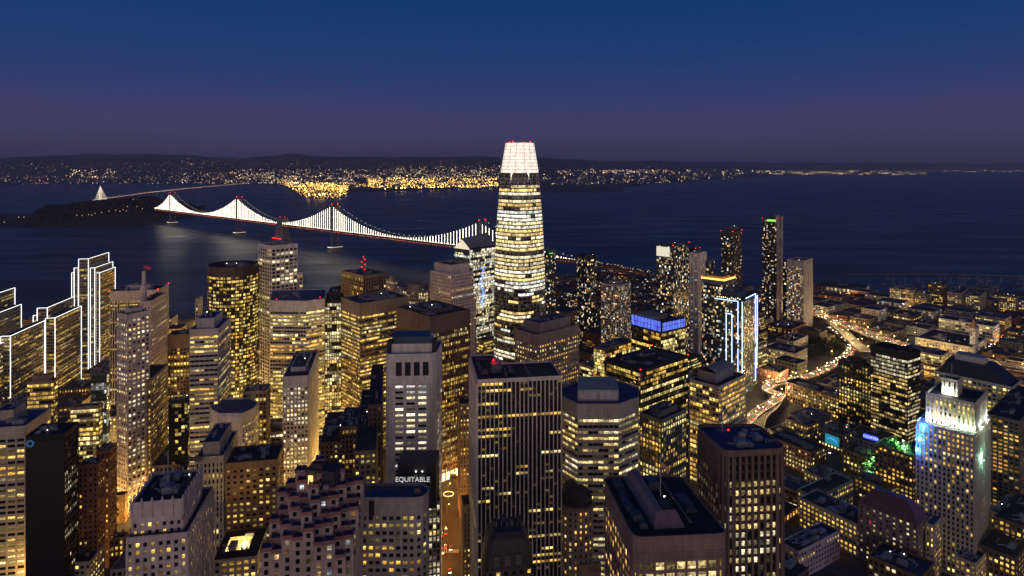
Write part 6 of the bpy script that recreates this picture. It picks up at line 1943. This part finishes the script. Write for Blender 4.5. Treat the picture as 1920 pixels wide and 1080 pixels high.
for path, Z, stepn in ((p_free, 18, 4), (p_ramp, 11, 4), (p_ramp2, 14, 6), (p_ramp3, 9, 8)):
    for i in range(0, len(path), stepn):
        d = (path[min(i + 1, len(path) - 1)] - path[max(0, i - 1)]).normalized(); lamp(path[i].x, path[i].y, Z, math.atan2(d.y, d.x) + R(90), data=LF)
# the embarcadero: a row of lamps by the water
for i in range(16):
    p = P(1390 + i * 16, 551 if i < 9 else 553, GZ)
    lamp(p.x, p.y - 20, GZ, 0, data=LD)

# ---------------------------------------------------------------- traffic
CARB = [wallmat((.5, .5, .5), .3), wallmat((.04, .04, .05), .3), wallmat((.3, .03, .03), .3), wallmat((.08, .1, .2), .3)]
HEADL = emit('headlight', (1, .92, .75), 26, False); TAILL = emit('taillight', (1, .04, .02), 18, False)
def car_proto(mat):
    m = MB()
    prof = [(-2.2, .35), (-2.2, .9), (-1.5, 1.0), (-1.0, 1.42), (.5, 1.42), (1.1, .98), (2.15, .82), (2.2, .35)]
    n0_ = len(m.v)
    for s in (-.88, .88):
        for (x, z) in prof: m.v.append((x, s * (.86 if z > 1.2 else 1), z))
    k = len(prof)
    for i in range(k):
        j = (i + 1) % k; m.f.append((i, j, k + j, k + i)); m.uv.append(None); m.col.append(None); m.mi.append(0)
    m.f.append(tuple(range(k - 1, -1, -1))); m.f.append(tuple(range(k, 2 * k))); m.uv += [None] * 2; m.col += [None] * 2; m.mi += [0, 0]
    for x in (-1.35, 1.35):
        for y in (-.85, .85): m.box((x, y, .32), (.62, .2, .62))
    o = m.build('car', mat)
    for s in (-.6, .6):
        mm = MB(); mm.box((2.24, s, .68), (.1, .42, .3)); mm.build('headlight', HEADL, o)
        mm = MB(); mm.box((-2.24, s, .78), (.1, .42, .3)); mm.build('taillight', TAILL, o)
    return o
protos = [car_proto(m_) for m_ in CARB]
used_p = set()
crn = random.Random(15)
CN = [('grey', 'grey'), ('black', 'black'), ('dark red', 'red'), ('dark blue', 'blue')]
def car(x, y, z, rz, where, grp):
    k = crn.randrange(4); pr = protos[k]
    if k not in used_p:
        used_p.add(k); o = pr
    else:
        o = pr.copy(); COL.objects.link(o)
        for ch in list(pr.children):
            c_ = ch.copy(); COL.objects.link(c_); c_.parent = o
    o.location = (x, y, z); o.rotation_euler = (0, 0, rz)
    o['label'] = '%s car with lit lamps %s' % (CN[k][0], where); o['category'] = 'car'; o['group'] = grp + ', ' + CN[k][0]
def traffic(path, half, n, where, grp, dens=9.5, z=.05):
    acc = 0; segs = list(zip(path, path[1:]))
    for lane in (-.7, -.35, .35, .7):
        carry = crn.uniform(0, 10)
        for a_, b2 in segs:
            L = (b2 - a_).length; d = (b2 - a_).normalized(); s = Vector((d.y, -d.x, 0))
            t = carry
            while t < L:
                p = a_ + d * t + s * half * lane
                car(p.x, p.y, p.z + z, math.atan2(d.y, d.x) + (math.pi if lane < 0 else 0), where, grp)
                t += dens * crn.uniform(.9, 2.8)
            carry = t - L
traffic(p_free[:76], 13, 0, 'driving on the elevated freeway', 'cars on the freeway', 17)
traffic(p_ramp3, 6, 0, 'winding down the beaded spiral ramp', 'cars on the spiral ramp', 14)
traffic(p_ramp, 7, 0, 'winding along the curved ramp', 'cars on the curved ramp', 11)
# streets
def street_cars(p0, p1, n, where, grp):
    d = (p1 - p0).normalized(); s = Vector((d.y, -d.x, 0))
    for i in range(n):
        p = p0.lerp(p1, crn.random()); sd = crn.choice((-1, 1)); q = p + s * sd * crn.choice((2.2, 5.4))
        car(q.x, q.y, GZ + .02, math.atan2(d.y, d.x) + (math.pi if sd > 0 else 0), where, grp)
street_cars(P(1800, 672, GZ), P(1925, 612, GZ), 60, 'in the busy street at the right border', 'cars in the busy right hand street')
street_cars(P(1480, 905, GZ), P(1600, 800, GZ), 10, 'in the side street right of the brown ribbed tower', 'cars in the side street')
street_cars(P(838, 1075, GZ), P(842, 975, GZ), 7, 'in the street left of the black finned tower', 'cars in the street of the crosswalk')
q0_, q1_ = P(826, 955, GZ), P(868, 985, GZ)
LO = LD.copy(); LO.energy = 9000; LO.color = (1, .36, .05)
# crosswalk
m = MB()
for i in range(9):
    p = P(829 + i * 3.6, 1034, GZ + .012); m.quad((p.x, p.y - 2, p.z), (p.x + .75, p.y - 2, p.z), (p.x + .55, p.y + 3, p.z), (p.x - .2, p.y + 3, p.z))
m.build('crosswalk_marking', wallmat((.6, .58, .5)))['kind'] = 'structure'
for (x, y, en) in [(840, 925, 16000), (858, 945, 12000), (838, 965, 16000), (862, 990, 14000), (832, 1010, 9000), (865, 1020, 9000), (826, 1060, 4000), (850, 905, 15000)]:
    p = P(x, y, GZ); lamp(p.x, p.y, GZ, 0, data=LO)
# tree in the lit plaza, with the string of lamps round it
def tree(name, label, x, y, z, h, r, col, group=None, seed=0, cat='tree'):
    r2 = random.Random(seed)
    o = empty(name, (x, y, z), label, cat, group)
    m = MB(); m.bar((x, y, z), (x, y, z + h * .5), .4)
    for k in range(4):
        a = k * 1.7; m.bar((x, y, z + h * .35), (x + math.cos(a) * r * .6, y + math.sin(a) * r * .6, z + h * .7), .2)
    m.build('trunk', wallmat((.07, .05, .04)), o, (x, y, z))
    m = MB()
    for k in range(150):
        v = Vector((r2.gauss(0, 1), r2.gauss(0, 1), r2.gauss(0, .8))); v = v.normalized() * r * r2.uniform(.45, 1.05); q = Vector((x, y, z + h * .68)) + v
        u = Vector((r2.uniform(-1, 1), r2.uniform(-1, 1), r2.uniform(-1, 1))).normalized() * r * .2; w = u.orthogonal().normalized() * r * .16
        m.quad(q - u - w, q + u - w * .7, q + u + w, q - u * .7 + w)
    m.build('crown', wallmat(col), o, (x, y, z))
    return o
p = P(852, 912, GZ); tree('plaza_tree', 'leafy tree lit gold in the small plaza left of the black finned tower', p.x, p.y, GZ, 11, 4.5, (.14, .12, .03), seed=3)
m = MB(); p = P(841, 934, GZ); pr = Vector((p.x, p.y, 0))
o = empty('ring_canopy', (p.x, p.y, GZ), 'small round canopy rimmed with yellow lamps in the plaza', 'canopy')
for k in range(24):
    a = k * 2 * math.pi / 24; m.bar((p.x + 4.5 * math.cos(a), p.y + 4.5 * math.sin(a), 5), (p.x + 4.5 * math.cos(a + .27), p.y + 4.5 * math.sin(a + .27), 5), .5)
m.build('rim', emit('yellow_rim', (1, .75, .2), 2), o, (p.x, p.y, GZ))
m = MB()
for k in range(4): m.bar((p.x + 4 * math.cos(k * 1.57), p.y + 4 * math.sin(k * 1.57), 1), (p.x + 4 * math.cos(k * 1.57), p.y + 4 * math.sin(k * 1.57), 5), .3)
m.build('post', METAL, o, (p.x, p.y, GZ))
# dark trees along the ramp, and street trees elsewhere
tr = random.Random(21)
for i in range(46):
    x, y = tr.uniform(1500, 1585), 0
    y = 640 + (x - 1500) * -.05 + tr.uniform(0, 40) - (x - 1500) * .12
    p = P(x, y, GZ)
    if any((q.xy - p.xy).length < half + 3 for path, half in PATHS for q in path): continue
    tree('park_tree', 'dark leafy tree in the clump beside the curving ramp', p.x, p.y, GZ, tr.uniform(9, 15), tr.uniform(4, 6.5), (.025, .04, .015), 'trees beside the curving ramp', seed=i)

# waterfront sheds and the pier
def shed(label, c, xl, xr, r, Z, wallc, lit):
    simple('pier_shed', label, c, xl, xr, r, wallc, dict(fh=8, bay=9, pier=4, span=3, rec=.4, proud=.1, mode='mix'), Z=Z, lit=lit, tint='warm', power=.6, units=2, tmax=420, blank=(1, .5))
shed('long dark pier shed running out into the bay on the right', (1618, 545), 1526, 1630, -53, 12, 'dgrey', 1.2)
shed('broad pier shed with a gold lit roof, beyond the approach viaduct', (1228, 522), 1150, 1234, -62, 14, 'tan', .5)
g = MB()
bw_ = [P(x, y, 1) for x, y in [(1580, 515), (1700, 514), (1800, 515), (1920, 518), (2000, 520)]]
for a_, b2 in zip(bw_, bw_[1:]): g.bar(a_, b2, 6, 4)
tag(g.build('breakwater', conc2), 'low dark breakwater line on the bay behind the marina', 'breakwater')
# moored boats of the marina
hull = MB(); hull.v = [(-5, -1.4, 1.4), (4, -1.3, 1.5), (6.2, 0, 1.7), (4, 1.3, 1.5), (-5, 1.4, 1.4), (-4.6, -1.0, 0), (3.6, -.9, 0), (5.2, 0, 0), (3.6, .9, 0), (-4.6, 1.0, 0)]
for q in ((0, 1, 2, 3, 4), (5, 6, 1, 0), (6, 7, 2, 1), (7, 8, 3, 2), (8, 9, 4, 3), (9, 5, 0, 4)): hull.f.append(q); hull.uv.append(None); hull.col.append(None); hull.mi.append(0)
hull.bar((1, 0, 1.5), (1, 0, 14), .25); hull.box((-1, 0, 2), (4, 1.8, 1))
bo = hull.build('moored_boat', wallmat((.45, .45, .48), .4))
br_ = random.Random(44); firstb = True
for i in range(150):
    x, y = br_.uniform(1655, 1925), br_.uniform(522, 545)
    p = P(x, y, 0)
    if firstb: o = bo; firstb = False
    else: o = bo.copy(); COL.objects.link(o)
    o.location = (p.x, p.y, .1); o.rotation_euler = (0, 0, br_.choice((.6, .65, 3.75)) + br_.uniform(-.1, .1)); o.scale = (br_.uniform(.8, 1.3),) * 3
    tag(o, 'small pale sailing boat moored in the dark marina on the right', 'boat', 'boats moored in the marina')
print('OBJECTS', len(bpy.data.objects), 'lamps', lights_n, 'fill', len(FILL), 'polys', sum(len(m.polygons) for m in bpy.data.meshes))

# ================================================================ the evening air over the bay
hz = bpy.data.materials.new('evening_haze'); hz.use_nodes = True
hn_, hl_ = hz.node_tree.nodes, hz.node_tree.links
hn_.remove(hn_['Principled BSDF'])
pv_ = hn_.new('ShaderNodeVolumePrincipled')
pv_.inputs['Color'].default_value = (.72, .72, 1.0, 1)
pv_.inputs['Density'].default_value = 3.0e-5
pv_.inputs['Anisotropy'].default_value = 0.0
hl_.new(pv_.outputs[0], hn_['Material Output'].inputs['Volume'])
m = MB(); m.prism([(-42000, -700), (62000, -700), (62000, 60500), (-42000, 60500)], -4, 760, True, True)
tag(m.build('haze', hz), kind='stuff')
